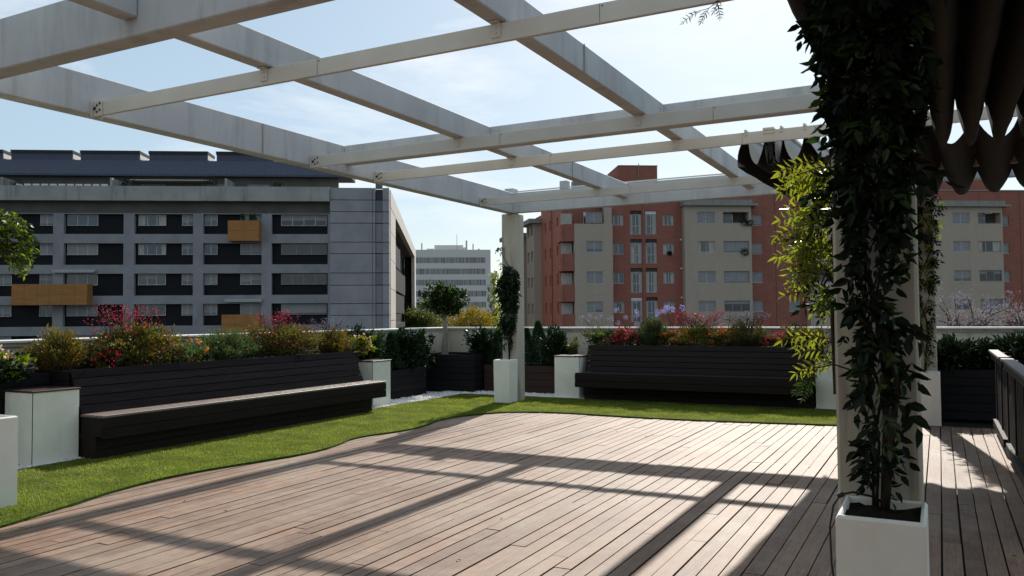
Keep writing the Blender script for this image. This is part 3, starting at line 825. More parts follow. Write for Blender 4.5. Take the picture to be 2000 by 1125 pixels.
def bed(label, x0, x1, y0, y1, h, mat_='dwood', horiz_y=True):
    t = thing('raised_planter', label, 'planter', ((x0 + x1) / 2, (y0 + y1) / 2, 0))
    mb = MB(); n = max(3, int(h / 0.125)); hh = h / n
    for k in range(n):
        a, b = k * hh + 0.006, (k + 1) * hh - 0.002
        mb.box(x0, x1, y0, y0 + 0.022, a, b, 0.003); mb.box(x0, x1, y1 - 0.022, y1, a, b, 0.003)
        mb.box(x0, x0 + 0.022, y0 + 0.0225, y1 - 0.0225, a, b, 0.003); mb.box(x1 - 0.022, x1, y0 + 0.0225, y1 - 0.0225, a, b, 0.003)
    mb.box(x0 + 0.024, x1 - 0.024, y0 + 0.024, y1 - 0.024, 0.01, h - 0.08)
    mb.build('box', mat_, t)
    mb = MB()
    NX, NY = max(3, int((x1 - x0) / 0.12)), max(3, int((y1 - y0) / 0.12)); vs = []; fs = []
    for j in range(NY + 1):
        for i in range(NX + 1):
            vs.append((x0 + .023 + (x1 - x0 - .046) * i / NX, y0 + .023 + (y1 - y0 - .046) * j / NY, h - 0.04 + random.uniform(-.015, .015)))
    for j in range(NY):
        for i in range(NX): fs.append((j * (NX + 1) + i, j * (NX + 1) + i + 1, (j + 1) * (NX + 1) + i + 1, (j + 1) * (NX + 1) + i))
    mb.add(vs, fs); mb.build('soil', 'soil', t)
    return t
bed('dark plank flower bed behind the left bench', -9.86, -8.915, 5.995, 11.3, 1.0)
bed('short dark planter behind the near white cabinet at the left edge', -9.86, -9.235, 4.4, 5.98, 0.98)
bed('dark plank flower bed behind the far bench', -6.0, -1.86, 14.70, 15.62, 1.0)
bed('low dark plank planter beside the left corner with evergreens', -9.85, -9.28, 11.62, 13.95, 0.57)
bed('tall dark square planter in the corner holding the standard tree', -9.85, -8.55, 14.62, 15.6, 0.80)
bed('low reddish plank planter behind the corner pillar', -8.5, -6.68, 14.95, 15.6, 0.58, 'rwood')
bed('long dark plank planter with a leafy hedge at the right end', -0.75, 5.0, 13.9, 14.6, 0.75)

def cabinet(label, x0, x1, y0, y1, h, seam=None):
    t = thing('storage_cabinet', label, 'cabinet', ((x0 + x1) / 2, (y0 + y1) / 2, 0), 'white cabinets at the bench ends')
    mb = MB(); mb.box(x0, x1, y0, y1, 0.004, h, 0.004); mb.build('body', 'cab', t)
    mb = MB(); mb.box(x0 - 0.012, x1 + 0.012, y0 - 0.012, y1 + 0.012, h + 0.001, h + 0.022, 0.003); mb.build('lid', 'cabtop', t)
    mb = MB(); mb.box(x1 - 0.004, x1 + 0.002, y0 - 0.002, y0 + 0.004, 0.02, h - 0.004); mb.build('corner_joint', 'bolt', t)
    return t
cabinet('white cabinet with dark red lid at the near end of the left bench', -9.2, -8.70, 5.44, 5.98, 0.80)
cabinet('white cabinet at the far end of the left bench near the corner', -9.23, -8.85, 11.61, 12.14, 0.80)
cabinet('white cabinet left of the far bench with the seat overlapping it', -6.62, -6.10, 14.40, 14.86, 0.80)
cabinet('white cabinet right of the far bench, half hidden by the vine pillar', -1.85, -1.33, 14.40, 14.86, 0.80)

def pot(label, x0, x1, y0, y1, h, taper=0.0):
    t = thing('square_pot', label, 'plant pot', ((x0 + x1) / 2, (y0 + y1) / 2, 0), 'tall white plant pots at the pillars')
    mb = MB()
    def ringp(z, i, tp=0): return [(x0 + i + tp, y0 + i + tp, z), (x1 - i - tp, y0 + i + tp, z), (x1 - i - tp, y1 - i - tp, z), (x0 + i + tp, y1 - i - tp, z)]
    w_ = 0.022
    L = [ringp(0.003, 0, taper), ringp(h - 0.012, 0), ringp(h, 0.010), ringp(h, w_ - 0.008), ringp(h - 0.008, w_), ringp(h - 0.16, w_)]
    vs = sum(L, []); fs = []
    for k in range(len(L) - 1):
        for j in range(4): fs.append((k * 4 + j, k * 4 + (j + 1) % 4, (k + 1) * 4 + (j + 1) % 4, (k + 1) * 4 + j))
    fs.append((3, 2, 1, 0)); fs.append(tuple(len(vs) - 4 + j for j in range(4)))
    mb.add(vs, fs); b = mb.build('body', 'pot', t)
    bv = b.modifiers.new('bevel', 'BEVEL'); bv.width = 0.012; bv.segments = 3; bv.limit_method = 'ANGLE'
    mb = MB(); vs = []; fs = []; n = 8
    for j in range(n + 1):
        for i in range(n + 1): vs.append((x0 + w_ + (x1 - x0 - 2 * w_) * i / n, y0 + w_ + (y1 - y0 - 2 * w_) * j / n, h - 0.03 + random.uniform(-.012, .012)))
    for j in range(n):
        for i in range(n): fs.append((j * 9 + i, j * 9 + i + 1, (j + 1) * 9 + i + 1, (j + 1) * 9 + i))
    mb.add(vs, fs); mb.build('soil', 'soil', t)
    return t
pot('white square pot nearest the viewer at the foot of the vine-covered pillar', -0.375, -0.06, 3.40, 3.80, 0.82)
pot('white square pot at the foot of the corner pillar standing on the grass', -7.21, -6.89, 13.03, 13.38, 0.80, 0.008)
pot('white square pot at the foot of the far right pillar on the deck', -0.28, -0.01, 12.99, 13.36, 0.75)
pot('bright white pot at the left edge of the picture on the grass', -7.40, -6.98, 3.93, 4.24, 0.78)
# lantern-like little black drip tap on the far pot
mb = MB(); mb.tube([(0, 0, 0)], 0.001) if False else None

# black cord over the near pot
mb = MB()
mb.tube([(-0.20, 3.79, 0.79), (-0.27, 3.76, 0.83), (-0.34, 3.74, 0.845), (-0.385, 3.72, 0.835), (-0.415, 3.71, 0.79), (-0.43, 3.70, 0.70), (-0.425, 3.69, 0.55), (-0.40, 3.68, 0.35), (-0.41, 3.68, 0.15), (-0.43, 3.66, 0.012), (-0.5, 3.6, 0.01)], 0.0045, 8)
mb.tube([(-0.375, 3.725, 0.838), (-0.40, 3.722, 0.825)], 0.011, 8)
tag(mb.build('electric_cord', 'cable'), 'black cord hanging over the corner of the near white pot', 'cord')

# railing at the right
rl = thing('wooden_railing', 'dark wooden railing with weathered caps coloured pale for the light they reflect at the right edge of the deck', 'railing', (0.64, 9, 0))
for (x0, x1, y0, y1, z) in ((0.565, 0.675, 10.55, 12.55, 1.10), (0.57, 0.69, 6.6, 10.30, 1.10)):
    mb = MB(); mb.box(x0, x1, y0, y1, z - 0.03, z, 0.004); mb.build('cap', 'capwood', rl)
    mb = MB(); mb.box(x0 + 0.03, x1 - 0.03, y0 + .02, y1 - .02, z - 0.12, z - 0.031, 0.003); mb.box(x0 + 0.03, x1 - 0.03, y0 + .02, y1 - .02, 0.10, 0.19, 0.003); mb.build('rail', 'bwood', rl)
y = 12.4
k = 0
while y > 6.6:
    mb = MB(); thick = 0.09 if k % 6 == 0 else 0.045
    mb.box(0.66 - thick * 0.3, 0.66 + thick, y, y + (0.09 if k % 6 == 0 else 0.10), 0.004 if k % 6 == 0 else 0.05, 1.068, 0.004)
    mb.build('post' if k % 6 == 0 else 'baluster', 'bwood', rl)
    y -= 0.165; k += 1

# ================================================================== buildings
def axes(deg):
    p = rad(deg); rt = Vector((0.8859, 0.4639, 0)).normalized(); fh = Vector((-0.4639, 0.8859, 0)).normalized()
    return rt * math.cos(p) + fh * math.sin(p), -rt * math.sin(p) + fh * math.cos(p)
U, N = axes(4.8)

def Pw(o, u, n, z, U_=None, N_=None): return o + (U_ or U) * u + (N_ or N) * n + Vector((0, 0, z))

def wall_holes(name, parent, o, u0, u1, z0, z1, n0, holes, mats, U_=None, N_=None):
    """one wall sheet with real openings, each with reveals and a back panel (material 1)"""
    us = sorted(set([u0, u1] + [h[0] for h in holes] + [h[1] for h in holes]))
    zs = sorted(set([z0, z1] + [h[2] for h in holes] + [h[3] for h in holes]))
    mb = MB()
    for i in range(len(us) - 1):
        for j in range(len(zs) - 1):
            uc, zc = (us[i] + us[i + 1]) / 2, (zs[j] + zs[j + 1]) / 2
            if uc < u0 or uc > u1 or zc < z0 or zc > z1: continue
            if any(h[0] < uc < h[1] and h[2] < zc < h[3] for h in holes): continue
            mb.quad(*[Pw(o, a, n0, b, U_, N_) for a, b in ((us[i], zs[j]), (us[i + 1], zs[j]), (us[i + 1], zs[j + 1]), (us[i], zs[j + 1]))])
    for h in holes:
        a, b, c, d, dep = h[:5]
        f = n0 + dep
        q = lambda u, n, z: Pw(o, u, n, z, U_, N_)
        mb.cm = 0
        mb.quad(q(a, n0, c), q(a, f, c), q(a, f, d), q(a, n0, d)); mb.quad(q(b, f, c), q(b, n0, c), q(b, n0, d), q(b, f, d))
        mb.quad(q(a, n0, d), q(a, f, d), q(b, f, d), q(b, n0, d)); mb.quad(q(a, f, c), q(a, n0, c), q(b, n0, c), q(b, f, c))
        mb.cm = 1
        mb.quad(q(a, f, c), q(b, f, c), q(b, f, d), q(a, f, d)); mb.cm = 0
    return mb.build(name, mats, parent)

def wbox(name, parent, o, u0, u1, n0, n1, z0, z1, m, U_=None, N_=None):
    mb = MB(); mb.frame(o, U_ or U, N_ or N, u0, u1, n0, n1, z0, z1); return mb.build(name, m, parent)

def window(parent, o, u0, u1, z0, z1, n, mull=1, blind=0.0, frame='wframe', blindm='blind', curtain=False, glass='glass', U_=None, N_=None, fw=0.055, sill=True, mid=False):
    UU, NN = U_ or U, N_ or N
    mb = MB()
    e = 0.004
    mb.frame(o, UU, NN, u0 + e, u1 - e, n, n + 0.05, z0 + e, z0 + fw); mb.frame(o, UU, NN, u0 + e, u1 - e, n, n + 0.05, z1 - fw, z1 - e)
    mb.frame(o, UU, NN, u0 + e, u0 + fw, n, n + 0.05, z0 + fw, z1 - fw); mb.frame(o, UU, NN, u1 - fw, u1 - e, n, n + 0.05, z0 + fw, z1 - fw)
    for k in range(1, mull + 1):
        c = u0 + (u1 - u0) * k / (mull + 1)
        mb.frame(o, UU, NN, c - fw * 0.6, c + fw * 0.6, n + 0.002, n + 0.05, z0 + fw, z1 - fw)
    if mid:
        c = z0 + (z1 - z0) * 0.42; mb.frame(o, UU, NN, u0 + fw, u1 - fw, n + 0.001, n + 0.05, c - 0.03, c + 0.03)
    if sill: mb.frame(o, UU, NN, u0 + e, u1 - e, n - 0.09, n - 0.002, z0 + e, z0 + 0.04)
    wd = mb.build('window', frame, parent)
    mb = MB(); mb.quad(*[Pw(o, a, n + 0.035, b, UU, NN) for a, b in ((u0 + fw, z0 + fw), (u1 - fw, z0 + fw), (u1 - fw, z1 - fw), (u0 + fw, z1 - fw))]); mb.build('pane', glass, wd)
    if blind > 0.02:
        zb = z1 - (z1 - z0) * blind
        zb = max(zb, z0 + fw)
        mb = MB(); nseg = mull + 1
        for k in range(nseg):
            a = u0 + (u1 - u0) * k / nseg + fw * 0.65; b = u0 + (u1 - u0) * (k + 1) / nseg - fw * 0.65
            zz = zb if (k == 0 or random.random() < 0.7) else min(z1 - fw, zb + random.uniform(0, 0.25) * (z1 - z0))
            mb.frame(o, UU, NN, a, b, n + 0.018, n + 0.028, zz, z1 - fw - 0.002)
        mb.build('blind', blindm, wd)
    if curtain:
        ncv = 10; a0 = u0 + fw; b0 = u1 - fw
        for (aa, bb) in ((a0, a0 + (b0 - a0) * random.uniform(.15, .4)), (b0 - (b0 - a0) * random.uniform(.1, .35), b0)):
            mb = MB()
            for k in range(ncv):
                x0 = aa + (bb - aa) * k / ncv; x1 = aa + (bb - aa) * (k + 1) / ncv
                mb.quad(*[Pw(o, a, n + 0.022 + 0.008 * ((k + q) % 2), b, UU, NN) for q, (a, b) in enumerate(((x0, z0 + fw), (x1, z0 + fw), (x1, z1 - fw), (x0, z1 - fw)))][:4])
            mb.build('curtain', 'curtain', wd)
    return wd

# ---- grey apartment block on the left
o = Vector((-52.87, 62.63, 0))
GB = thing('apartment_building', 'grey concrete apartment block with black cladding and orange balcony boxes on the left', 'building', (-52.87, 62.63, -9))
open_u = [(-38.1, -32.6), (-31.6, -26.1), (-25.12, -19.6), (-18.6, -13.1), (-12.14, -6.6), (-5.65, -0.25)]
rows = [(9.74, 11.68), (6.78, 8.85), (3.80, 5.92), (0.88, 2.97), (-2.1, 0.02), (-5.1, -2.98)]
holes = [(a, b, c, d, 0.45) for (a, b) in open_u for (c, d) in rows]
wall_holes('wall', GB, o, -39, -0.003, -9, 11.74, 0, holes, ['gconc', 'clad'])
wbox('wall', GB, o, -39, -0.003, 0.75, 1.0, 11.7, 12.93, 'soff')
wbox('ledge', GB, o, -39, -0.003, 0.0, 0.75, 11.742, 11.76, 'gconc')
wbox('parapet', GB, o, -39, -0.02, -0.5, 0.3, 12.92, 14.32, 'gconc3')
wbox('ledge', GB, o, -39, -0.02, 0.302, 6.0, 12.93, 13.3, 'soff')
wbox('wall', GB, o, -39, 3.4, 1.96, 77.0, -9, 12.9, 'soff')
# windows
for ri, (c, d) in enumerate(rows[:5]):
    zt = d - 0.03; zb = zt - 1.08
    def W(a, b, mull, **k): window(GB, o, a, b, zb, zt, 0.36, mull, **k)
    rb = lambda: random.choice([0.0, 0.25, 0.55, 0.75, 0.78, 0.8, 0.95, 0.97])
    W(-27.45, -26.15, 1, blind=rb())
    if ri >= 2: W(-31.5, -30.0, 1, blind=0.8)
    W(-24.95, -22.1, 2, blind=[0, 0.95, 0, 0.9, 0.8][ri])
    W(-18.35, -15.75, 2, blind=[0.0, 0.0, 0.45, 0.15, 0.7][ri], curtain=(ri in (0, 1)), blindm='blind')
    W(-14.25, -13.15, 1, blind=[0.75, 0.5, 0.65, 0.9, 0.6][ri])
    W(-12.1, -10.88, 1, blind=[0.55, 0.3, 0.95, 0.8, 0.9][ri])
    W(-8.7, -6.65, 1, blind=[0.7, 0.78, 0.72, 0.9, 0.5][ri])
    W(-4.8, -0.4, 3 if ri != 1 else 2, blind=[0.5, 0.0, 0.2, 0.85, 0.9][ri], glass='glass2', frame='dframe' if ri else 'wframe')
for (a, b, c, d, lab) in ((-9.5, -6.6, 8.97, 10.93, 'small orange timber balcony box on the top row'), (-29.2, -22.4, 2.93, 4.9, 'long orange timber balcony box on the third row'), (-10.05, -6.55, -0.1, 1.9, 'orange timber balcony box half hidden by the flowers')):
    mb = MB()
    mb.frame(o, U, N, a, b, -1.25, -1.19, c, d); mb.frame(o, U, N, a, a + 0.06, -1.188, -0.004, c, d); mb.frame(o, U, N, b - 0.06, b, -1.188, -0.004, c, d)
    mb.frame(o, U, N, a + .062, b - .062, -1.188, -0.004, c, c + 0.1)
    bx = mb.build('balcony', 'box', GB); bx['label'] = lab
    mb = MB(); nsl = max(2, int((b - a) / 1.0))
    for k in range(1, nsl): mb.frame(o, U, N, a + (b - a) * k / nsl - 0.012, a + (b - a) * k / nsl + 0.012, -1.257, -1.251, c, d)
    mb.frame(o, U, N, a, b, -1.2565, -1.2505, (c + d) / 2 - 0.012, (c + d) / 2 + 0.012)
    mb.build('panel_joint', mat('timber_joint', (0.16, 0.08, 0.03)) if 'timber_joint' not in bpy.data.materials else bpy.data.materials['timber_joint'], bx)
for (a, b, z) in ((-26.0, -22.1, 6.30), (-10.0, -6.5, 3.40)):
    mb = MB(); mb.frame(o, U, N, a, b, -0.35, -0.01, z - 0.2, z + 0.02); mb.frame(o, U, N, a, b, -0.38, -0.352, z - 0.28, z - 0.1); mb.build('awning_cassette', 'fin', GB)
# little potted cypresses on the top balcony
for k, du in enumerate((-8.35, -8.15, -7.5, -7.25, -7.05)):
    n = 90; s = rng.random(n); a_ = rng.uniform(0, 6.28, n)
    c = Pw(o, du, -0.8, 10.95); r_ = 0.17 * (1 - s) ** 0.7
    P = np.stack([c.x + r_ * np.cos(a_), c.y + r_ * np.sin(a_), c.z - 0.2 + s * 0.75], 1)
    q = leafmesh('potted_cypress', [leafset(P, np.tile([0, 0, 1.0], (n, 1)), np.full(n, 0.2), 0.4, 0)], ['con'])
    tag(q, 'tiny potted cypress standing in the small orange balcony of the grey block', 'potted plant', 'potted cypresses on the small orange balcony')
# attic floor
wbox('attic_wall', GB, o, -39, 0.2, 4.5, 5.0, 13.3, 16.6, 'soff')
for u in (-31.5, -21.3, -21.0 + 10.6):
    wbox('party_wall', GB, o, u, u + 0.22, 1.0, 4.49, 13.31, 15.35, 'gconc3')
mb = MB()   # slanted zinc roof
pr = [(3.6, 16.0), (3.6, 16.2), (4.6, 17.75), (8, 17.85), (8, 16.1)]
L = [Pw(o, -39.5, n, z) for n, z in pr]; Rr = [Pw(o, 1.6, n, z - 0.0) for n, z in pr]
k = len(pr); mb.add(L + Rr, [tuple(range(k))[::-1], tuple(range(k, 2 * k))] + [(i, (i + 1) % k, k + (i + 1) % k, k + i) for i in range(k)])
rf = mb.build('roof', 'zinc', GB)
for (a, b) in ((-39.3, -33.2), (-32.38, -26.45), (-25.64, -19.85), (-18.9, -13.1), (-12.18, -6.4), (-5.4, -0.1)):
    mb = MB(); mb.cm = 0
    mb.frame(o, U, N, a, b, 4.7, 7.2, 17.3, 18.42); mb.cm = 1
    mb.frame(o, U, N, b + 0.002, b + 0.03, 4.8, 7.1, 17.9, 18.41)  # right flank coloured white to stand for the sun on it
    d_ = mb.build('dormer', ['zinc', 'white'], rf)
    mb = MB()
    for q in range(4): mb.frame(o, U, N, a - 0.06, b + 0.06, 4.6, 7.3, 18.43 + q * 0.085, 18.43 + q * 0.085 + 0.055)
    mb.frame(o, U, N, a + 0.1, b - 0.1, 4.8, 7.1, 18.421, 18.74)
    mb.build('louvre_cap', 'louv', d_) if False else mb.build('louvre_cap', 'louv', rf)
# attic terrace clutter
mb = MB()
for k in range(11):
    u = -30.2 + k * 0.8; mb.frame(o, U, N, u, u + 0.62, 1.2, 1.28, 13.9, 14.75)
mb.build('terrace_screen', 'white', GB)
mb = MB(); mb.frame(o, U, N, -20.4, -12.3, 3.0, 4.4, 15.45, 15.52); mb.build('terrace_awning', 'rail', GB)
window(GB, o, -6.2, -4.9, 14.0, 15.1, 4.42, 1, blind=0.3)
for u in (-19.6, -13.6, -9.0): window(GB, o, u, u + 2.4, 13.4, 15.3, 4.42, 2, blind=0.5, glass='glass2', frame='dframe')
for i_, (u, zz) in enumerate(((-30.2, 0.5), (-19.8, 0.8), (-12.0, 0.9), (-5.5, 0.5))):
    p_, d_ = blob(Pw(o, u, 1.6, 14.3 + zz / 2), (0.8, 0.5, zz), 260, 0.3)
    q = leafmesh('terrace_shrub', [leafset(p_, d_, np.full(260, 0.2), 0.5, 0)], ['bush'])
    tag(q, ['dark shrub on the roof terrace beside the white screen', 'dark shrub at the left end of the long pale roof awning', 'dark shrub at the right end of the long pale roof awning', 'small dark shrub on the roof terrace near the little attic window'][i_], 'shrub')
# concrete slab tower at the right end of the front
tw = MB(); zj = [-9, -4.2, -1.1, 1.75, 2.9, 4.7, 5.9, 7.8, 8.93, 10.8, 11.93, 13.09, 14.32]
for k in range(len(zj) - 1):
    tw.frame(o, U, N, 0.0, 4.12, -0.25, 1.6, zj[k] + 0.03, zj[k + 1] - 0.03)
    tw.frame(o, U, N, 4.16, 4.40, -0.25, 1.6, zj[k] + 0.03, zj[k + 1] - 0.03)
    tw.frame(o, U, N, 5.13, 5.74, -0.25, 1.6, zj[k] + 0.03, zj[k + 1] - 0.03)
tw.build('panel_wall', 'gconc2', GB)
wbox('wall', GB, o, 0.05, 5.7, 0.2, 1.95, -9, 14.2, 'louv')
for k in range(len(zj) - 2):
    wbox('slit_glazing', GB, o, 4.42, 5.11, 0.0, 0.1, zj[k] + 0.05, zj[k + 1] - 0.04, ['glass', 'blind', 'gconc', 'blind', 'dframe'][(k * 2) % 5])
wbox('glass_rail', GB, o, 4.42, 5.11, -0.1, -0.06, 14.2, 14.9, 'glass')
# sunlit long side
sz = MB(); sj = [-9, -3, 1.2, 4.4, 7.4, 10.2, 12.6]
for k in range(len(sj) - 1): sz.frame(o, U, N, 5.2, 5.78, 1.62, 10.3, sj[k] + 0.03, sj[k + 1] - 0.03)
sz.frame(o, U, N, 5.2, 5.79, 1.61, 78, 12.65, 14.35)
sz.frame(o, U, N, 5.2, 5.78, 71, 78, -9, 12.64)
sz.build('side_frame', 'sunlit_wall', GB)
wbox('side_wall', GB, o, 3.41, 3.6, 9, 76, -9, 12.55, 'clad'); wbox('recess_ceiling', GB, o, 3.61, 5.19, 9, 77.5, 12.56, 12.75, 'soff'); wbox('recess_end', GB, o, 3.61, 5.19, 76.5, 77.6, -9, 12.55, 'soff')
for (a, b, c, d) in ((12.0, 21.0, 7.4, 9.9), (13.5, 34.0, 4.6, 7.2), (13.5, 30, 2.0, 4.3), (13, 33, -2.0, 0.8)):
    mb = MB(); mb.cm = 0; mb.frame(o, U, N, 3.6, 5.6, a, b, c, d); mb.cm = 1; mb.frame(o, U, N, 3.6, 5.66, b + 0.01, b + 0.6, c - 0.05, d + 0.05); mb.build('side_balcony', ['clad', 'fin'], GB)
mb = MB()
for k in range(14): mb.frame(o, U, N, 5.3, 5.5, 6 + k * 5, 6.35 + k * 5, 14.35, 15.0)
mb.tube([Pw(o, 5.4, 3, 14.95), Pw(o, 5.4, 76, 14.95)], 0.04, 4); mb.build('roof_railing', 'fin', GB)

# ---- white office building in the distance
o = Vector((-127.21, 204.31, 0))
WB = thing('office_building', 'distant white office building with horizontal bands of vertical fins', 'building', (-127.21, 204.31, -9))
holes = []
zr = []
z = 17.2
while z > -9: zr.append((z, z + 1.66)); z -= 3.29
holes = [(-16.0, 10.3, a, b, 0.5) for a, b in zr]
wall_holes('wall', WB, o, -18, 11.8, -9, 21.15, 0, holes, ['wwhite', 'glass2'])
wbox('wall', WB, o, -18, 11.79, 0.6, 30, -9, 21.1, 'wwhite')
for (a, b) in zr[:7]:
    mb = MB(); u = -15.9
    while u < 10.2:
        mb.frame(o, U, N, u, u + random.choice([0.22, 0.3, 0.36]), 0.02, 0.3, a + 0.01, b - 0.01)
        u += 0.42 if random.random() < 0.97 else 1.3
    mb.build('fin_band', 'fin', WB)
    mb = MB(); mb.frame(o, U, N, 11.8, 11.84, 1.0, 27, a, b)
    mb.build('side_window_band', 'glass2', WB)
# chamfered corner end
mb = MB(); mb.frame(o, U, N, 11.85, 13.4, 6, 30, -9, 14.5); mb.build('annex', 'wwhite', WB)
mb = MB()
mb.frame(o, U, N, -4.8, 3.9, 8, 16, 21.15, 23.2); mb.frame(o, U, N, -7.2, -4.9, 9, 11, 21.15, 22.2)
mb.frame(o, U, N, 3.95, 5.0, 9, 11, 21.15, 22.6); mb.build('roof_plant', 'wwhite', WB)
mb = MB()
for (u, h, r_) in ((-8.6, 2.6, 0.2), (4.9, 3.4, 0.25), (6.9, 2.4, 0.18), (8.6, 0.9, 0.3), (-12.5, 0.8, 0.3), (2.0, 5.2, 0.07)):
    mb.tube([Pw(o, u, 7, 21.1), Pw(o, u, 7, 21.1 + h)], r_, 8)
mb.build('roof_pipes', 'fin', WB)

# ---- red and beige brick apartment building
o = Vector((-20.21, 84.23, 0))
RBd = thing('apartment_building', 'red and beige brick apartment block with loggias behind the far parapet', 'building', (-20.21, 84.23, -9))
RZ = [(10.74, 11.82), (7.76, 8.9), (4.78, 5.93), (1.78, 2.95), (-1.2, -0.05)]
BZ = [(10.88, 12.03), (7.9, 9.04), (4.8, 5.97), (1.83, 2.95), (-1.1, 0.05)]
WD = 0.16
# red front
rw = [(-10.81, -9.71), (-5.64, -4.48), (3.76, 4.88), (7.6, 8.8), (10.3, 11.3), (12.2, 13.4), (16, 17.2), (19.5, 20.6), (30.85, 31.95), (34.3, 35.4)]
gal = [(-9.03, -7.84), (-7.45, -6.27)]
holes = [(a, b, c, d, 0.22) for (a, b) in rw for (c, d) in RZ] + [(a, b, c - 0.95, d + 0.42, 0.5) for (a, b) in gal for (c, d) in RZ]
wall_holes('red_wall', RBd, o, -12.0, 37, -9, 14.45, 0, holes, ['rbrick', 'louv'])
wbox('wall', RBd, o, -11.9, 37, 2.6, 22, -9, 14.3, 'rbrick')
mb = MB(); mb.frame(o, U, N, -12.05, 37, -0.08, 0.35, 14.46, 14.58); mb.build('roof_edge', 'slab', RBd)
for (a, b) in rw:
    for ri, (c, d) in enumerate(RZ[:4]):
        big = a > 3
        window(RBd, o, a, b, c, d, 0.10, 0 if (big or (ri == 3 and a < -9)) else 1, blind=random.choice([0.7, 0.85, 0.95, 0.96]) if big else random.choice([0, 0.15, 0.3, 0.96 if ri == 3 else 0]), blindm='blind', curtain=(not big and random.random() < 0.6))
for (a, b) in gal:
    for ri, (c, d) in enumerate(RZ[:4]):
        window(RBd, o, a, b, c - 0.93, d + 0.05, 0.12, 1, blind=random.choice([0, 0.1, 0.2]), curtain=True, mid=True, glass='glass')
        mb = MB(); mb.frame(o, U, N, a + 0.02, b - 0.02, 0.1, 0.16, d + 0.07, d + 0.38)
        mb.build('shutter_box', random.choice(['blindw', 'loggia', 'loggia']), RBd)
mb = MB(); mb.tube([Pw(o, -7.65, -0.08, -9), Pw(o, -7.65, -0.08, 14.4)], 0.06, 6); mb.build('drainpipe', 'obrick', RBd)
for u in (6.24, 33.2): wbox('expansion_joint', RBd, o, u, u + 0.05, -0.012, -0.002, -9, 14.3, 'louv')
for u in (-11.1, -3.85):
    for (c, d) in RZ[1:4]:
        mb = MB(); mb.frame(o, U, N, u, u + 0.16, -0.14, -0.002, d + 0.28, d + 0.44); mb.build('vent_cap', 'white', RBd)
# penthouse towers
wbox('stair_tower', RBd, o, -9.8, -5.7, 1.6, 9, 14.4, 17.15, 'rbrick'); wbox('stair_tower', RBd, o, -12.3, -9.82, 3.5, 10, 14.4, 16.25, 'rbrick')
mb = MB(); mb.frame(o, U, N, -9.85, -5.65, 1.55, 9.05, 17.15, 17.22); mb.frame(o, U, N, -12.35, -9.86, 3.45, 10.05, 16.25, 16.32)
mb.tube([Pw(o, -7.7, 1.5, 14.4), Pw(o, -7.7, 1.5, 17.4)], 0.04); mb.build('flashing', 'slab', RBd)
wbox('stair_tower', RBd, o, 24.4, 31.2, 1.0, 8, 14.4, 15.95, 'rbrick')
mb = MB()
dc = Pw(o, -10.6, 2.6, 15.25); dn = (Vector((0.5, -1, 0.35))).normalized()
a_ = dn.cross(Vector((0, 0, 1))).normalized(); b_ = dn.cross(a_)
vs = [dc]; fs = []
for q in range(3):
    for t in range(16):
        an = t * math.pi / 8; rr = 0.2 * (q + 1)
        vs.append(dc + (a_ * math.cos(an) + b_ * math.sin(an)) * rr + dn * 0.05 * (q + 1) ** 1.6)
for t in range(16): fs.append((0, 1 + t, 1 + (t + 1) % 16))
for q in range(2):
    for t in range(16): fs.append((1 + q * 16 + t, 17 + q * 16 + t, 17 + q * 16 + (t + 1) % 16, 1 + q * 16 + (t + 1) % 16))
mb.add(vs, fs); mb.tube([dc, dc + dn * 0.5], 0.02); mb.tube([dc, dc - Vector((0, 0, 0.8))], 0.03)
tag(mb.build('satellite_dish', 'fin'), 'round grey satellite dish on the roof of the red building', 'satellite dish')
mb = MB(); mb.frame(o, U, N, -14.6, -13.4, 1, 3, 14.0, 15.6); mb.frame(o, U, N, -15.2, -14.62, 1.5, 3, 14.0, 14.7); mb.build('chimney', 'slab', RBd)
mb = MB()
for (u, r_) in ((-9.0, 0.25), (-6.6, 0.15)): mb.tube([Pw(o, u, 4, 17.2), Pw(o, u, 4, 17.45)], r_, 8)
mb.build('roof_vent', 'fin', RBd)

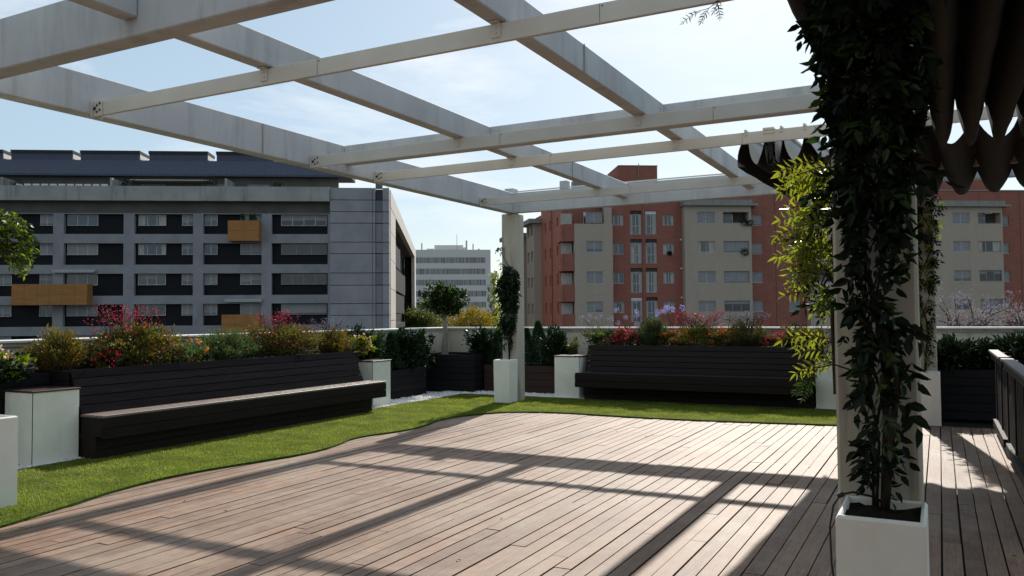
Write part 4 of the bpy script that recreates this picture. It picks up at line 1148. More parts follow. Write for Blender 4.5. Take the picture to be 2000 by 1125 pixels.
def bay(u0, u1, ztop, n_out, wins, logs, top_open=None, mat_='beige'):
    holes = [(a, b, c, d, 0.22) for (a, b) in wins for (c, d) in BZ] + [(a, b, c, d, 0.85) for (a, b) in logs for (c, d) in BZ]
    f = -n_out
    if top_open:    # uppermost loggia open to the side
        pass
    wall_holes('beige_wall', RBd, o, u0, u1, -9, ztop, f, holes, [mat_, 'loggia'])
    mb = MB()
    for uu in (u0, u1):
        mb.quad(Pw(o, uu, f, -9), Pw(o, uu, -0.003, -9), Pw(o, uu, -0.003, ztop), Pw(o, uu, f, ztop))
    mb.quad(Pw(o, u0, f, ztop), Pw(o, u1, f, ztop), Pw(o, u1, -0.003, ztop), Pw(o, u0, -0.003, ztop)); mb.build('bay_side', mat_, RBd)
    for (a, b) in wins:
        for ri, (c, d) in enumerate(BZ[:4]):
            window(RBd, o, a, b, c, d, f + 0.10, 1, blind=random.choice([0.5, 0.7, 0.9, 0.95]) if not (ri == 1 and u0 < 0 and u0 > -10) else 0.0, curtain=(ri == 1 and -10 < u0 < 0))
    for (a, b) in logs:
        for ri, (c, d) in enumerate(BZ[:4]):
            sty = random.choice(['open', 'glazed', 'blind'])
            if sty == 'open' or ri == 0:
                window(RBd, o, a + 0.2, a + 1.3, c - 0.0, d - 0.1, f + 0.75, 0, blind=0.5)
                if ri == 1:
                    window(RBd, o, a, b, c, d, f + 0.12, 2, curtain=True, glass='glass2', sill=False)
            elif sty == 'glazed': window(RBd, o, a, b, c, d, f + 0.12, 2, blind=0.3, glass='glass2', frame='dframe', sill=False)
            else:
                window(RBd, o, a, b, c, d, f + 0.12, 1, blind=0.9, frame='dframe', sill=False, blindm='blind')
            mb = MB(); mb.tube([Pw(o, a + .02, f + 0.04, c + 0.05), Pw(o, b - .02, f + 0.04, c + 0.05)], 0.025, 5); mb.build('loggia_rail', 'dframe', RBd)
def air(u, n, z):
    mb = MB(); mb.frame(o, U, N, u, u + 0.8, n, n + 0.3, z, z + 0.55); ac = mb.build('air_conditioner', 'white', RBd)
    mb = MB(); c = Pw(o, u + 0.3, n - 0.01, z + 0.27); mb.disc(c, -N, 0.2, 0.02, 14); mb.build('fan_grille', 'bolt', ac)
bay(-3.62, 3.38, 12.62, 0.9, [(-2.28, -0.46)], [(0.42, 3.1)])
bay(9.5, 16.2, 12.62, 0.9, [(13.6, 15.4)], [(10.3, 12.9)])
bay(22.9, 30.6, 12.62, 0.9, [(25.1, 26.95)], [(27.9, 30.4)])
bay(-14.95, -11.05, 10.8, 0.9, [(-13.76, -12.1)], [])
for (a, b) in ((-3.75, 4.0), (9.3, 16.5), (22.8, 31.3)):
    mb = MB(); mb.frame(o, U, N, a, b, -1.35, -0.003, 12.64, 12.86); mb.frame(o, U, N, a, b - 0.6, -1.25, -0.004, 12.862, 13.25); mb.build('canopy_slab', 'slab', RBd)
air(28.8, -0.7, 11.95); air(27.95, -0.4, 11.9); air(0.5, -0.5, 12.0)
# pot plants on the loggias
for i_, (u, zz, s) in enumerate(((2.6, 10.95, 0.45), (3.2, 10.9, 0.35), (2.55, 7.9, 0.42), (-5.0, 7.85, 0.2))):
    p_, d_ = blob(Pw(o, u, -1.0 if i_ < 3 else -0.1, zz), (s, s * 0.6, s * 0.8), 160, 0.2)
    q = leafmesh('balcony_plant', [leafset(p_, d_, np.full(160, 0.16), 0.5, 0)], ['bush'])
    tag(q, ['dark bushy plant on the top loggia of the beige bay', 'smaller plant hanging over the corner of the top loggia', 'dark hanging plant below the curtained second loggia', 'tiny plant on a window ledge of the red wall'][i_], 'potted plant')
# left corner: upper red block, red balconies, beige fins, receding side wall
def DD(px): return px
wbox('red_upper_wall', RBd, o, -15.94, -11.9, 0.9, 6, 10.5, 13.7, 'rbrick')
window(RBd, o, -13.72, -12.46, 10.86, 11.8, 0.80, 1, blind=0.2); 
mb = MB(); mb.frame(o, U, N, -13.72, -12.46, 0.72, 0.88, 11.8, 12.15); mb.build('shutter_box', 'blindw', RBd)
wbox('beige_column', RBd, o, -11.85, -11.05, -0.6, -0.004, 10.81, 12.5, 'beige')
for (c, d) in BZ:
    wbox('red_balcony', RBd, o, -16.0, -14.96, -0.85, 1.9, c - 1.85, c - 0.12, 'rbrick'); wbox('red_balcony_side', RBd, o, -16.35, -16.003, -0.6, 1.9, c - 1.85, c - 0.12, 'obrick')
    wbox('balcony_glazing', RBd, o, -16.2, -15.05, 0.0, 0.06, c - 0.118, d - 0.1, 'curtain')
wbox('wall', RBd, o, -15.93, -14.9, 0.95, 8, -9, 10.49, 'rbrick')
# side wall: recedes to the left along its own direction
cs = Pw(o, -15.95, 0.9, 0)
U2 = Vector((-0.63, 0.777, 0)).normalized()       # along the wall, away
N2 = Vector((U2.y, -U2.x, 0))                      # outward, facing left front
if N2.dot(Vector((-1, -1, 0))) < 0: N2 = -N2
SH = [(1.5, 2.1, a, b, 0.3) for (a, b) in RZ] + [(4.6, 5.2, a, b, 0.3) for (a, b) in RZ] + [(6.8, 7.4, a, b, 0.3) for (a, b) in RZ]
wall_holes('side_wall', RBd, cs, 0, 9.1, -9, 13.7, 0, [(a, b, c, d, -0.3) for (a, b, c, d, _) in SH], ['obrick', 'louv'], U2, N2)
mb = MB(); mb.tube([cs + U2 * 4.0 + N2 * 0.1 + Vector((0, 0, -9)), cs + U2 * 4.0 + N2 * 0.1 + Vector((0, 0, 13.5))], 0.07, 6); mb.build('drainpipe', 'obrick', RBd)
for (a, b, ou, zt) in ((9.0, 13.0, 0.85, 12.0), (15.0, 21.5, 1.75, 11.0)):
    hs = [(a + 0.7, a + 1.7, c, d, -0.3) for (c, d) in RZ] + [(a + 2.5, a + 3.5, c, d, -0.3) for (c, d) in RZ]
    wall_holes('beige_wall', RBd, cs, a, b, -9, zt, ou, hs, ['beige', 'glass2'], U2, N2)
    wbox('bay_side', RBd, cs, a + 0.002, a + 0.2, -6, ou - 0.01, -9, zt, 'beige', U2, N2)
    wbox('canopy_slab', RBd, cs, a - 0.6, b + 0.4, -3, ou + 0.7, zt + 0.01, zt + 0.5, 'slab', U2, N2)
wall_holes('side_wall', RBd, cs, 12.0, 22, -9, 11.6, -1.0, [], ['obrick', 'loggia'], U2, N2)
wbox('wall', RBd, cs, 0.5, 21.4, -12, -2.0, -9, 10.9, 'obrick', U2, N2); wbox('red_upper_wall', RBd, cs, 8.0, 17, -9, -1.2, 10.91, 13.6, 'rbrick', U2, N2)
wbox('roof_slab', RBd, cs, 0, 36, -8, -0.2, 13.0, 13.4, 'slab', U2, N2) if False else None

# ================================================================== trees beyond the parapet
def tree(name, label, base, h, r, n, size, mats, trunk='stem', group=None, cat='tree', crown_h=None, limbs=7, ratio=0.55, lump=0.35, tr=0.12):
    b = Vector(base); t = thing(name, label, cat, base, group)
    ch = crown_h or r * 0.9
    c = b + Vector((0, 0, h - ch))
    mb = MB()
    mb.tube([b, b + Vector((0.05 * r, 0, (h - ch) * 0.5)), c + Vector((0, 0, -ch * 0.3)), c], [tr, tr * 0.85, tr * 0.65, tr * 0.3], 8)
    ncl = max(12, n // 45)
    cp, cd = blob(c, (r, r, ch), ncl, 0.35, lump)
    for j in range(min(limbs * 3, ncl)):
        e = Vector(cp[j]); mb.tube([c + Vector((0, 0, -ch * 0.45)), c.lerp(e, 0.5) + Vector((0, 0, 0.06 * r)), e], [tr * 0.4, tr * 0.22, tr * 0.06], 5)
    mb.build('trunk', trunk, t)
    idx = rng.integers(0, ncl, n)
    P = cp[idx] + rng.normal(0, 1, (n, 3)) * np.array((r, r, ch)) * 0.11
    D = cd[idx] * 0.6 + rng.normal(0, 0.6, (n, 3)) + np.array([0, 0, 0.2])
    mi = rng.integers(0, len(mats), ncl)[idx]; Lg = size * rng.uniform(0.6, 1.3, n)
    leafmesh('crown', [leafset(P[mi == k], D[mi == k], Lg[mi == k], ratio, k) for k in range(len(mats))], mats, t)
    return t
o = Vector((-77.88, 128.54, 0))
def T2(u, n): q = Pw(o, u, n, -9); return (q.x, q.y, -9)
tree('street_tree', 'green street tree just right of the grey block, behind the standard tree', T2(-7.0, 0), 12.2, 3.6, 9500, 0.38, ['tree', 'olive'], group='street trees', tr=0.3, crown_h=3.2)
tree('street_tree', 'golden rounded street tree in front of the white office building', T2(1.7, -14), 11.6, 4.2, 15000, 0.3, ['gold', 'gold', 'olive'], group='street trees', tr=0.3, crown_h=3.3)
tree('street_tree', 'low golden tree between the standard tree and the golden rounded tree', T2(-2.4, 2), 10.8, 2.4, 6000, 0.3, ['gold', 'olive'], group='street trees', tr=0.25, crown_h=2.5)
tree('street_tree', 'far slender grey-green tree seen just left of the corner pillar', T2(8.5, 40), 15.8, 2.4, 1500, 0.5, ['tree'], group='street trees', tr=0.25, crown_h=5.5)
o = Vector((1.99, 63.11, 0))
def T3(u, n, z=-9): q = Pw(o, u, n, z); return (q.x, q.y, z)
for (u, n, h, r, lab) in ((-1.2, 0, 11.5, 2.0, 'leftmost pale lilac flowering tree beyond the parapet at the right'), (1.2, 1.5, 11.7, 2.3, 'middle pale lilac flowering tree beyond the parapet at the right'), (3.9, 0.5, 11.4, 2.2, 'rightmost pale lilac flowering tree beyond the parapet')):
    tree('blossom_tree', lab, T3(u, n), h, r, 2600, 0.14, ['jac', 'jac', 'seed'], group='lilac flowering trees', tr=0.2, crown_h=2.0, limbs=10, ratio=0.5, lump=0.5)

# ================================================================== plants on the terrace
# standard tree in the corner planter
tb = Vector((-9.62, 15.2, 0.76))
t = thing('standard_tree', 'clipped ball-headed tree with a pale trunk in the corner planter', 'tree', tuple(tb))
mb = MB(); mb.tube([tb, tb + Vector((-.01, 0, .15)), tb + Vector((.02, 0, .45)), tb + Vector((-0.01, 0, .8)), tb + Vector((0, 0, 1.05))], [0.085, 0.065, 0.052, 0.05, 0.045], 10)
cc = tb + Vector((0, 0, 1.17))
cp, cd = blob(cc, (0.40, 0.40, 0.29), 160, 0.45, 0.3)
for j in range(26):
    e = Vector(cp[j]); mb.tube([tb + Vector((0, 0, .98)), cc.lerp(e, .5), e], [0.02, 0.012, 0.004], 5)
mb.build('trunk', 'paleb', t)
idx = rng.integers(0, 160, 9000)
P = cp[idx] + rng.normal(0, 0.045, (9000, 3)); D = cd[idx] + rng.normal(0, 0.5, (9000, 3)) + np.array([0, 0, .25])
leafmesh('crown', [leafset(P[::5], D[::5], 0.055 * rng.uniform(.7, 1.3, len(P[::5])), 0.5, 1), leafset(P, D, 0.055 * rng.uniform(.7, 1.3, 9000), 0.5, 0)], ['bush', 'lime'], t)

# left bed (x = -9.5)
Z0 = 0.95
spiky_bush('flowering_shrub', 'bronze-green feathery shrub at the near end of the left flower bed', (-9.36, 6.15, Z0 + 0.27), (0.26, 0.36, 0.27), 3600, 0.05, 0.25, ['brown', 'olive', 'brown'], stemn=110)
leafy_bush('flowering_plant', 'low plant with dark red flowers next to the bronze feathery shrub', (-9.2, 6.61, Z0 + 0.1), (0.18, 0.16, 0.12), 700, 0.05, 0.6, ['bush', 'olive'], flowers=('h', 60, 0.04, ['red'], 0.02), cat='flower')
leafy_bush('flowering_shrub', 'wide rust and green shrub below the tall pink flowers, left bench', (-9.34, 7.23, Z0 + 0.22), (0.26, 0.58, 0.25), 4200, 0.045, 0.55, ['olive', 'rust', 'olive', 'brown'], flowers=('h', 70, 0.025, ['orange', 'red'], 0.05))
wand_flowers('pink_flowers', 'tall airy pink flowers near the left end of the left bed', (-9.36, 7.04, 1), 0.4, 0.95, 1.1, 1.78, 80, ['pink', 'pink', 'rust'], fs=0.021, per=9, spread=0.3)
leafy_bush('flowering_plant', 'small plant with yellow and orange daisies left of the big green bush', (-9.2, 7.92, Z0 + 0.1), (0.2, 0.26, 0.16), 900, 0.05, 0.4, ['olive', 'rose'], flowers=('h', 16, 0.05, ['yellowf', 'orange'], 0.12), cat='flower')
spiky_bush('rosemary_bush', 'large dense grey-green rosemary-like bush in the middle of the left bed', (-9.34, 8.71, Z0 + 0.22), (0.3, 0.72, 0.25), 9500, 0.034, 0.28, ['rose', 'rose', 'rose', 'olive'], stemn=230)
leafy_bush('flowering_shrub', 'rust-red leafy shrub below the second cluster of pink flowers', (-9.34, 9.89, Z0 + 0.23), (0.26, 0.66, 0.24), 5200, 0.042, 0.5, ['rust', 'olive', 'rust', 'olive'], flowers=('h', 130, 0.022, ['red', 'orange'], 0.06))
wand_flowers('pink_flowers', 'tall pink flower stalks near the right end of the left bed', (-9.38, 9.79, 1), 0.35, 0.8, 1.1, 1.72, 52, ['pink', 'pink', 'rust'], fs=0.021, per=9, spread=0.3)
spiky_bush('lavender_bush', 'golden-brown lavender-like bush at the far end of the left bed', (-9.34, 11.17, Z0 + 0.22), (0.28, 0.5, 0.24), 4200, 0.045, 0.22, ['brown', 'olive', 'brown'], stemn=150, tipm=None)
wand_flowers('seed_heads', 'grey-purple seed heads above the golden-brown bush of the left bed', (-9.34, 11.12, 1), 0.4, 0.9, 1.2, 1.60, 44, ['seed', 'lilac'], fs=0.012, per=9, spread=0.12)
leafy_bush('flowering_plant', 'small plant with peach flowers at the far end of the left bed', (-9.2, 11.76, Z0 + 0.12), (0.16, 0.2, 0.16), 700, 0.05, 0.5, ['brown', 'lime'], flowers=('h', 26, 0.035, ['cream'], 0.05), cat='flower')
# foreground lantana at the left edge
leafy_bush('flowering_plant', 'peach-flowered lantana at the left edge behind the near cabinet', (-9.42, 5.40, 1.0), (0.24, 0.42, 0.22), 1500, 0.07, 0.5, ['bush', 'lime', 'bush'], flowers=('h', 46, 0.055, ['cream', 'cream', 'pink'], 0.06), cat='flower')
# left corner low planter
leafy_bush('evergreen_bush', 'dark evergreen bush just behind the far cabinet of the left bench', (-9.6, 12.30, 0.93), (0.25, 0.34, 0.40), 1900, 0.065, 0.55, ['bush'], base=0.54, group='evergreen bushes in the corner planters')
leafy_bush('evergreen_bush', 'narrower dark evergreen bush with pale tips beside the first conifer', (-9.62, 12.75, 0.88), (0.22, 0.24, 0.36), 1300, 0.06, 0.55, ['bush', 'ivy2'], base=0.54, group='evergreen bushes in the corner planters')
conifer('conifer', 'small pointed conifer left of the standard tree', (-9.5, 13.05, 0.54), 0.2, 0.68, 1500)
leafy_bush('evergreen_bush', 'broad dark evergreen bush left of the standard tree trunk', (-9.55, 13.55, 0.88), (0.27, 0.42, 0.38), 2600, 0.07, 0.55, ['bush'], base=0.54, group='evergreen bushes in the corner planters')
leafy_bush('evergreen_bush', 'upright sprig of an evergreen bush leaning towards the standard tree', (-9.62, 14.22, 0.92), (0.2, 0.22, 0.36), 1100, 0.07, 0.5, ['bush', 'ivy2'], base=0.54, group='evergreen bushes in the corner planters')
# behind the pillar
leafy_bush('evergreen_bush', 'dark evergreen bush between the standard tree and the corner pillar', (-8.72, 15.25, 0.9), (0.26, 0.22, 0.36), 1900, 0.065, 0.55, ['bush'], base=0.54, group='evergreen bushes in the corner planters')
conifer('conifer', 'small pointed conifer immediately left of the corner pillar', (-8.28, 15.2, 0.55), 0.2, 0.72, 1500)
conifer('conifer', 'small pointed conifer half hidden by the right side of the corner pillar', (-7.62, 15.2, 0.55), 0.2, 0.72, 1500)
conifer('conifer', 'tallest pointed conifer standing right of the corner pillar', (-7.35, 15.2, 0.55), 0.22, 0.86, 1900)
leafy_bush('evergreen_bush', 'dark evergreen bush between the tallest conifer and the far cabinet', (-6.95, 15.2, 0.88), (0.25, 0.22, 0.36), 1800, 0.065, 0.55, ['bush'], base=0.54, group='evergreen bushes in the corner planters')
spiky_bush('flowering_plant', 'thin pale-stemmed plant behind the cabinet left of the far bench', (-6.52, 15.1, 0.86), (0.12, 0.1, 0.32), 260, 0.07, 0.35, ['ivy2', 'brown'], stemn=9)
# right bed (y = 15.1)
YB = 15.1
leafy_bush('flowering_shrub', 'low green shrub at the left end of the far flower bed', (-5.9, YB, Z0 + 0.15), (0.34, 0.26, 0.2), 1900, 0.045, 0.5, ['ivy2', 'olive', 'bush'])
leafy_bush('flowering_plant', 'mound of crimson flowers left of the tall dark bush in the far bed', (-5.38, YB - 0.05, Z0 + 0.15), (0.27, 0.24, 0.19), 1100, 0.045, 0.5, ['rust', 'bush'], flowers=('h', 170, 0.045, ['red', 'pink'], 0.03), cat='flower')
spiky_bush('rosemary_bush', 'tall dark green upright bush in the far flower bed', (-4.88, YB, Z0 + 0.30), (0.36, 0.26, 0.30), 6500, 0.04, 0.26, ['con', 'olive', 'rose'], stemn=150)
leafy_bush('flowering_plant', 'orange-flowered plant right of the tall dark bush', (-4.45, YB - 0.05, Z0 + 0.13), (0.3, 0.22, 0.17), 1200, 0.045, 0.5, ['olive', 'rust', 'bush'], flowers=('h', 60, 0.05, ['orange'], 0.04), cat='flower')
leafy_bush('flowering_shrub', 'olive green shrub below the pink haze in the far bed', (-4.05, YB, Z0 + 0.16), (0.42, 0.26, 0.22), 2600, 0.04, 0.5, ['olive', 'ivy2', 'brown'])
leafy_bush('flowering_plant', 'second orange-flowered plant in the middle of the far bed', (-3.55, YB - 0.06, Z0 + 0.13), (0.24, 0.22, 0.18), 900, 0.045, 0.5, ['olive', 'bush'], flowers=('h', 50, 0.05, ['orange'], 0.05), cat='flower')
spiky_bush('lavender_bush', 'wide brownish-green feathery bush in the far bed', (-3.15, YB, Z0 + 0.24), (0.52, 0.28, 0.27), 6500, 0.04, 0.24, ['olive', 'brown', 'con'], stemn=190)
wand_flowers('seed_heads', 'grey seed heads waving above the wide brownish bush', (-3.15, YB, 1), 1.0, 0.4, 1.3, 1.66, 60, ['seed', 'lilac'], fs=0.012, per=10, spread=0.12)
leafy_bush('flowering_plant', 'mound of red flowers left of the last dark shrub in the far bed', (-2.55, YB - 0.06, Z0 + 0.13), (0.24, 0.22, 0.15), 900, 0.045, 0.5, ['rust', 'bush'], flowers=('h', 120, 0.042, ['red', 'pink'], 0.03), cat='flower')
leafy_bush('flowering_shrub', 'dark bronze rounded shrub at the right end of the far bed', (-2.12, YB, Z0 + 0.17), (0.36, 0.26, 0.22), 2400, 0.045, 0.55, ['rust', 'bush', 'olive'])
wand_flowers('pink_flowers', 'haze of tall pink flowers in the middle of the far bed', (-4.0, YB + 0.1, 1), 1.0, 0.3, 1.15, 1.68, 110, ['pink', 'pink', 'rust'], fs=0.019, per=11, spread=0.28)
wand_flowers('agapanthus', 'lilac agapanthus heads left of and behind the tall dark bush', (-5.2, YB + 0.25, 1), 1.1, 0.3, 1.1, 1.72, 14, ['lilac', 'lilac', 'seed'], fs=0.022, per=20, spread=0.16, head=True)
wand_flowers('agapanthus', 'small group of lilac agapanthus heads beside the pink haze', (-4.5, YB + 0.2, 1), 0.35, 0.2, 1.1, 1.74, 5, ['lilac'], fs=0.024, per=24, spread=0.2, head=True)
wand_flowers('agapanthus', 'sparse pale lilac flower stalks above the left end of the far bed', (-6.1, YB + 0.2, 1), 0.9, 0.3, 1.1, 1.60, 14, ['lilac', 'seed'], fs=0.018, per=8, spread=0.14, head=True)
# hedge at right
for i_, (x, zt, r_) in enumerate(((-0.1, 1.10, 0.22), (0.25, 1.17, 0.24), (0.62, 1.12, 0.26), (1.1, 1.22, 0.3), (1.7, 1.25, 0.4), (2.5, 1.25, 0.5))):
    leafy_bush('hedge_shrub', ['dark leafy shrub right behind the far right pillar', 'dark leafy shrub with a tall sprig, second from the far right pillar', 'dark leafy shrub behind the end of the railing', 'dark leafy shrub above the middle of the railing caps', 'dark leafy shrub at the right edge of the picture', 'dark leafy shrub farthest right behind the railing'][i_],
               (x, 14.2, (zt + 0.68) / 2), (r_, 0.3, (zt - 0.68) / 2 + 0.02), 1700, 0.07, 0.5, ['bush', 'ivy'], base=0.69, group='hedge shrubs in the right planter')

# ================================================================== climbers
def climber(name, label, base, path, outline, n, size, ratio, mats, wpow=1.0, facing=(0, -1, 0), sprigs=0, thick=0.1, droop=0.9, stems=4, leaflets=5):
    """outline: list of (z, xmin, xmax) -> leaves are set in hanging sprigs of leaflets between those bounds, in front of plane y=path"""
    t = thing(name, label, 'climbing plant', base)
    zs = [q[0] for q in outline]; lo = [q[1] for q in outline]; hi = [q[2] for q in outline]
    wz = np.array(hi) - np.array(lo) + 1e-3
    order = np.argsort(zs); zz = np.array(zs)[order]; ll = np.array(lo)[order]; hh = np.array(hi)[order]
    # sample z weighted by width
    grid = np.linspace(zz[0], zz[-1], 400); wg = np.interp(grid, zz, hh - ll) ** wpow; cdf = np.cumsum(wg); cdf /= cdf[-1]
    ns = n // leaflets
    z = np.interp(rng.random(ns), cdf, grid)
    a = np.interp(z, zz, ll); b = np.interp(z, zz, hh)
    x = a + (b - a) * rng.random(ns)
    y = path - thick * rng.random(ns) ** 1.3 * (1 - 0.6 * np.abs(2 * (x - a) / (b - a + 1e-6) - 1))
    # rachis direction: outwards sideways, hanging
    side = np.sign(x - (a + b) / 2) * rng.uniform(0.1, 0.9, ns)
    Rd = unit(np.column_stack([side, -rng.uniform(0.2, 0.9, ns), -droop + rng.normal(0, 0.5, ns)]))
    P = []; D = []; mi = []
    sz = size * rng.uniform(0.5, 1.35, ns)
    pick = rng.integers(0, len(mats), ns)
    mb = MB()
    for k in range(leaflets):
        s = (k // 2 + 0.6) * 0.62
        cr_ = unit(np.cross(Rd, np.array([0, -1.0, 0.2])))
        sg = 1 if k % 2 else -1
        last = (k == leaflets - 1)
        P.append(np.column_stack([x, y, z]) + Rd * (sz * s)[:, None])
        D.append(Rd * (1.0 if last else 0.65) + (0 if last else sg) * cr_ * 0.8 + np.array([0, 0, -0.25]))
        mi.append(pick)
    P = np.concatenate(P); D = np.concatenate(D); mi = np.concatenate(mi); Lg = np.tile(sz, leaflets)
    leafmesh('leaves', [leafset(P[mi == k], D[mi == k], Lg[mi == k], ratio, k, 0.14) for k in range(len(mats))], mats, t, nice=True)
    bx, bz = (base[0], base[2])
    for j in range(stems):
        pts = []; off = random.uniform(-0.03, 0.03)
        m_ = 12
        for k in range(m_ + 1):
            zc = zz[0] - 0.02 + (zz[-1] - zz[0]) * k / m_
            if k == 0: pts.append((bx + off, path - 0.03, bz)); continue
            aa = np.interp(zc, zz, ll); bb = np.interp(zc, zz, hh)
            pts.append((0.5 * (aa + bb) + (0.012 + (bb - aa) * 0.3) * math.sin(k * (0.9 + 0.23 * j) + j * 2), path - 0.025 - 0.02 * math.sin(k * 1.3 + j), zc))
        mb.tube(pts, [(0.015 if j == 0 else 0.007) * (1 - 0.7 * k / m_) for k in range(m_ + 1)], 6)
    mb.build('stems', 'vstem', t, smooth=True)
    return t
# dark climber that wraps the near pillar
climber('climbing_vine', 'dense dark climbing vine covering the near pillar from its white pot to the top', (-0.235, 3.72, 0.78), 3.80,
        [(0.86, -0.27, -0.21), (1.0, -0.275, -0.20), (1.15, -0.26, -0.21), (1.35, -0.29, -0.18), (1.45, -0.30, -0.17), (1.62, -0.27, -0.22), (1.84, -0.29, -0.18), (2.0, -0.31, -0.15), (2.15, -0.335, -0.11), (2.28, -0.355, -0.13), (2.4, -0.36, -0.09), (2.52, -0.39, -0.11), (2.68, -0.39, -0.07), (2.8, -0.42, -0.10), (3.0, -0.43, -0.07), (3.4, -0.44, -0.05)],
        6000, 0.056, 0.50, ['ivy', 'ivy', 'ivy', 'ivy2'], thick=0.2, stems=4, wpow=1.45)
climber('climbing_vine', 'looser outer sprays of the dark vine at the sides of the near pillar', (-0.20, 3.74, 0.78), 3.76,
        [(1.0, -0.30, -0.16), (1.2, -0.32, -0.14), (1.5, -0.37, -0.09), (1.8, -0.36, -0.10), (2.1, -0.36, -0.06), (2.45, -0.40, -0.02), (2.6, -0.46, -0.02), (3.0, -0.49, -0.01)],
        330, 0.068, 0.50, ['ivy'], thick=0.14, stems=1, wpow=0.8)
# yellow-green sprays, lit from behind, beside the near pillar
climber('climbing_vine', 'yellow-green backlit sprays with feathery leaves left of the near pillar', (-0.46, 4.30, 1.2), 4.35,
        [(1.58, -0.45, -0.42), (1.62, -0.48, -0.43), (1.68, -0.50, -0.42), (1.8, -0.56, -0.40), (1.95, -0.60, -0.40), (2.2, -0.51, -0.38), (2.32, -0.45, -0.38)],
        1000, 0.042, 0.40, ['yel', 'ivy2', 'yel', 'ivy'], thick=0.2, stems=5, leaflets=9, droop=0.5)
# pinnate fronds sticking out on the left
def fronds(parent, spec, L0, nl, leaf, mats):
    Ps = []; Ds = []; Ls = []; mb = MB()
    for (x, y, z, dx, dy, dz) in spec:
        p = Vector((x, y, z)); d = Vector((dx, dy, dz)).normalized(); L = L0 * random.uniform(0.8, 1.15)
        pts = []
        for k in range(nl + 1):
            pts.append(p.copy()); d = (d + Vector((0, 0, -0.11))).normalized(); p = p + d * (L / nl)
        mb.tube(pts, [0.0022] * len(pts), 4)
        for k in range(1, nl + 1):
            dd = (pts[k] - pts[k - 1]).normalized(); sd_ = dd.cross(Vector((0.2, -1, 0.3))).normalized()
            for sg in (-1, 1):
                Ps.append(pts[k]); Ds.append(dd * 0.55 + sd_ * sg * 0.85 + Vector((0, 0, -0.1))); Ls.append(leaf * (0.75 + 0.35 * math.sin(math.pi * k / nl)))
        Ps.append(pts[-1]); Ds.append(d); Ls.append(leaf)
    leafmesh('fronds', [leafset(np.array(Ps), np.array(Ds), np.array(Ls), 0.27, 0, 0.08)], mats, parent, nice=True)
    mb.build('frond_stalks', 'vstem', parent)
yt = thing('climbing_vine', 'arching yellow feathery fronds reaching out over the red building, left of the near pillar', 'climbing plant', (-0.45, 4.2, 1.8))
sp = []
for k in range(34):
    z = random.choice([2.36, 2.28, 2.12, 2.02, 1.9, 1.72, 1.47, 1.38, 2.2, 1.82, 2.3, 2.06]) + random.uniform(-.05, .05)
    if 1.5 < z < 1.66: z -= 0.12
    sp.append((random.uniform(-0.52, -0.44), random.uniform(4.1, 4.4), z, -1, random.uniform(-.5, .3), random.uniform(0.0, 0.7)))
fronds(yt, sp, 0.18, 7, 0.055, ['yel'])
# tendril sticking out low
tt = thing('climbing_vine', 'single leafy tendril sticking out left from the near pillar at bench height', 'climbing plant', (-0.36, 3.7, 1.33))
mb = MB(); mb.tube([(-0.33, 3.70, 1.36), (-0.40, 3.68, 1.385), (-0.46, 3.66, 1.37), (-0.49, 3.65, 1.33), (-0.52, 3.64, 1.30)], [0.004, 0.0035, 0.003, 0.0025, 0.002], 5); mb.build('stems', 'vstem', tt)
fronds(tt, [(-0.47, 3.66, 1.36, -0.3, -0.1, -0.7), (-0.50, 3.65, 1.32, -0.8, -0.1, -0.5), (-0.49, 3.65, 1.33, -0.5, 0.1, -0.9), (-0.41, 3.68, 1.385, -0.2, 0, 0.5)], 0.09, 6, 0.03, ['ivy2'])
# climber on the corner pillar
climber('climbing_vine', 'leafy climber on the corner pillar growing from its white pot', (-7.06, 13.33, 0.77), 13.40,
        [(0.95, -7.10, -7.05), (1.15, -7.10, -7.02), (1.3, -7.12, -6.98), (1.45, -7.2, -6.96), (1.55, -7.22, -6.94), (1.66, -7.12, -6.92), (1.85, -7.14, -6.88), (2.1, -7.28, -6.86), (2.25, -7.24, -6.86), (2.42, -7.14, -6.86), (2.5, -7.12, -6.98), (2.62, -7.2, -7.14), (2.9, -7.2, -7.16)],
        3000, 0.055, 0.5, ['ivy', 'ivy', 'ivy2'], thick=0.2, stems=3, leaflets=5, wpow=1.7)
climber('climbing_vine', 'bright lime tips at the left side of the corner pillar climber', (-7.2, 13.36, 1.6), 13.42,
        [(1.35, -7.28, -7.2), (1.6, -7.36, -7.18), (1.8, -7.28, -7.2), (2.0, -7.32, -7.2), (2.3, -7.40, -7.18), (2.45, -7.34, -7.2)],
        420, 0.06, 0.45, ['lime', 'yel'], thick=0.12, stems=1)
# climber on far right pillar
climber('climbing_vine', 'thin dark climber on the far right pillar', (-0.2, 13.3, 0.72), 13.40,
        [(0.9, -0.26, -0.18), (1.4, -0.28, -0.12), (1.9, -0.30, -0.08), (2.4, -0.32, -0.04), (2.9, -0.34, 0.0), (3.3, -0.36, 0.02)],
        1500, 0.06, 0.45, ['ivy', 'ivy', 'lime'], thick=0.16, stems=2)
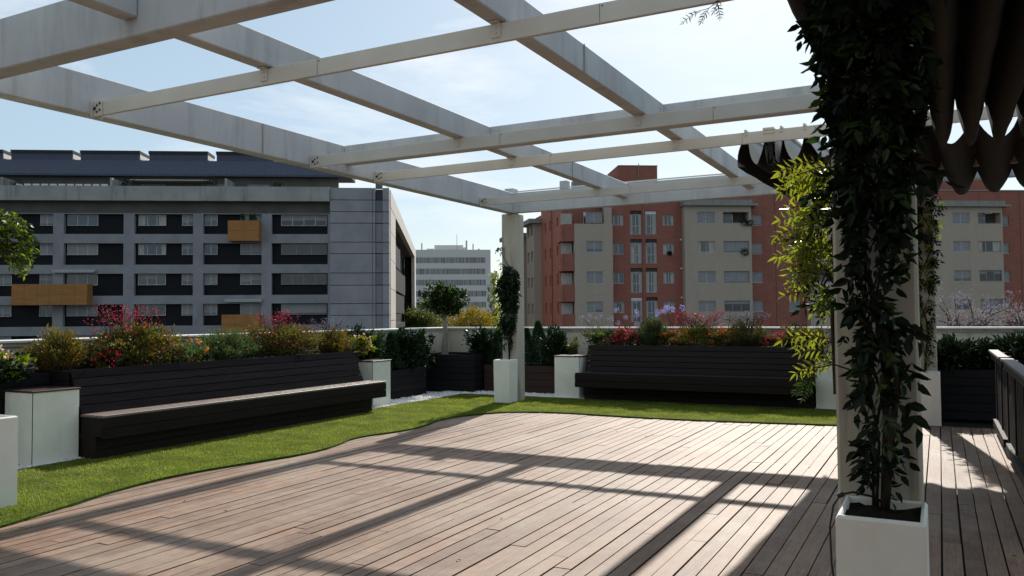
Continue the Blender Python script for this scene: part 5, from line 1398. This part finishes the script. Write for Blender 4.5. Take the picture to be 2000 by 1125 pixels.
# leaves entering at the left edge: climber of the pillar just outside the frame
lt = thing('climbing_vine', 'bright green leafy branch entering at the left edge above the bench', 'climbing plant', (-7.05, 3.95, 2.2))
Ps = []; Ds = []; mb = MB()
for k in range(34):
    p = Vector((-7.0 + random.uniform(-.08, .08), 3.92, random.uniform(2.17, 2.52))); d = Vector((random.uniform(-.1, .35), random.uniform(.6, 1), random.uniform(-.2, .5))).normalized(); pts = []
    for q in range(7):
        pts.append(p.copy()); d = (d + Vector((random.gauss(0, .15), 0, -0.16))).normalized(); p = p + d * random.uniform(0.05, 0.085)
    mb.tube(pts, 0.003, 4)
    for q in range(1, 7):
        for _ in range(5): Ps.append(pts[q] + Vector((random.gauss(0, .02), random.gauss(0, .02), random.gauss(0, .02)))); Ds.append((random.gauss(0, .7), random.gauss(.3, .7), random.gauss(-.3, .5)))
Ps = np.array(Ps); Ds = np.array(Ds)
leafmesh('leaves', [leafset(Ps[::2], Ds[::2], 0.052 * rng.uniform(.7, 1.3, len(Ps[::2])), 0.45, 0), leafset(Ps[1::2], Ds[1::2], 0.052 * rng.uniform(.7, 1.3, len(Ps[1::2])), 0.45, 1)], ['lime', 'ivy2'], lt)
mb.build('stems', 'vstem', lt)
# sprig hanging into the top of the frame
st = thing('climbing_vine', 'thin leafy sprig hanging into the top of the sky left of the near pillar', 'climbing plant', (-0.9, 4.6, 3.45))
mb = MB(); mb.tube([(-0.6, 4.55, 3.62), (-0.85, 4.6, 3.52), (-1.05, 4.66, 3.43), (-1.15, 4.7, 3.38), (-1.26, 4.7, 3.37)], [0.004, 0.003, 0.003, 0.002, 0.0015], 5); mb.build('stems', 'vstem', st)
fronds(st, [(-1.05, 4.66, 3.43, -0.4, 0.1, -0.3), (-1.15, 4.7, 3.38, -0.5, 0, -0.5), (-1.2, 4.7, 3.37, -1, 0, -0.1), (-1.1, 4.68, 3.4, 0.2, 0, -0.7)], 0.10, 5, 0.032, ['olive'])

# a few dry leaves blown onto the deck
for k in range(22):
    x = random.uniform(-6, 0.6); y = random.uniform(4.2, 12.0); a = random.uniform(0, 6.28); L = random.uniform(0.02, 0.045)
    q = leafmesh('fallen_leaf', [(np.array([[x, y, 0.006]]), np.array([[math.cos(a), math.sin(a), 0.12]]), np.array([[-math.sin(a), math.cos(a), 0.0]]), np.array([[0, 0, 1.0]]), np.array([L]), np.array([L * 0.5]), 0)], [random.choice(['brown', 'rust', 'gold'])], nice=True)
    tag(q, 'small dry leaf lying on the wooden deck boards', 'leaf', 'dry leaves scattered on the deck')
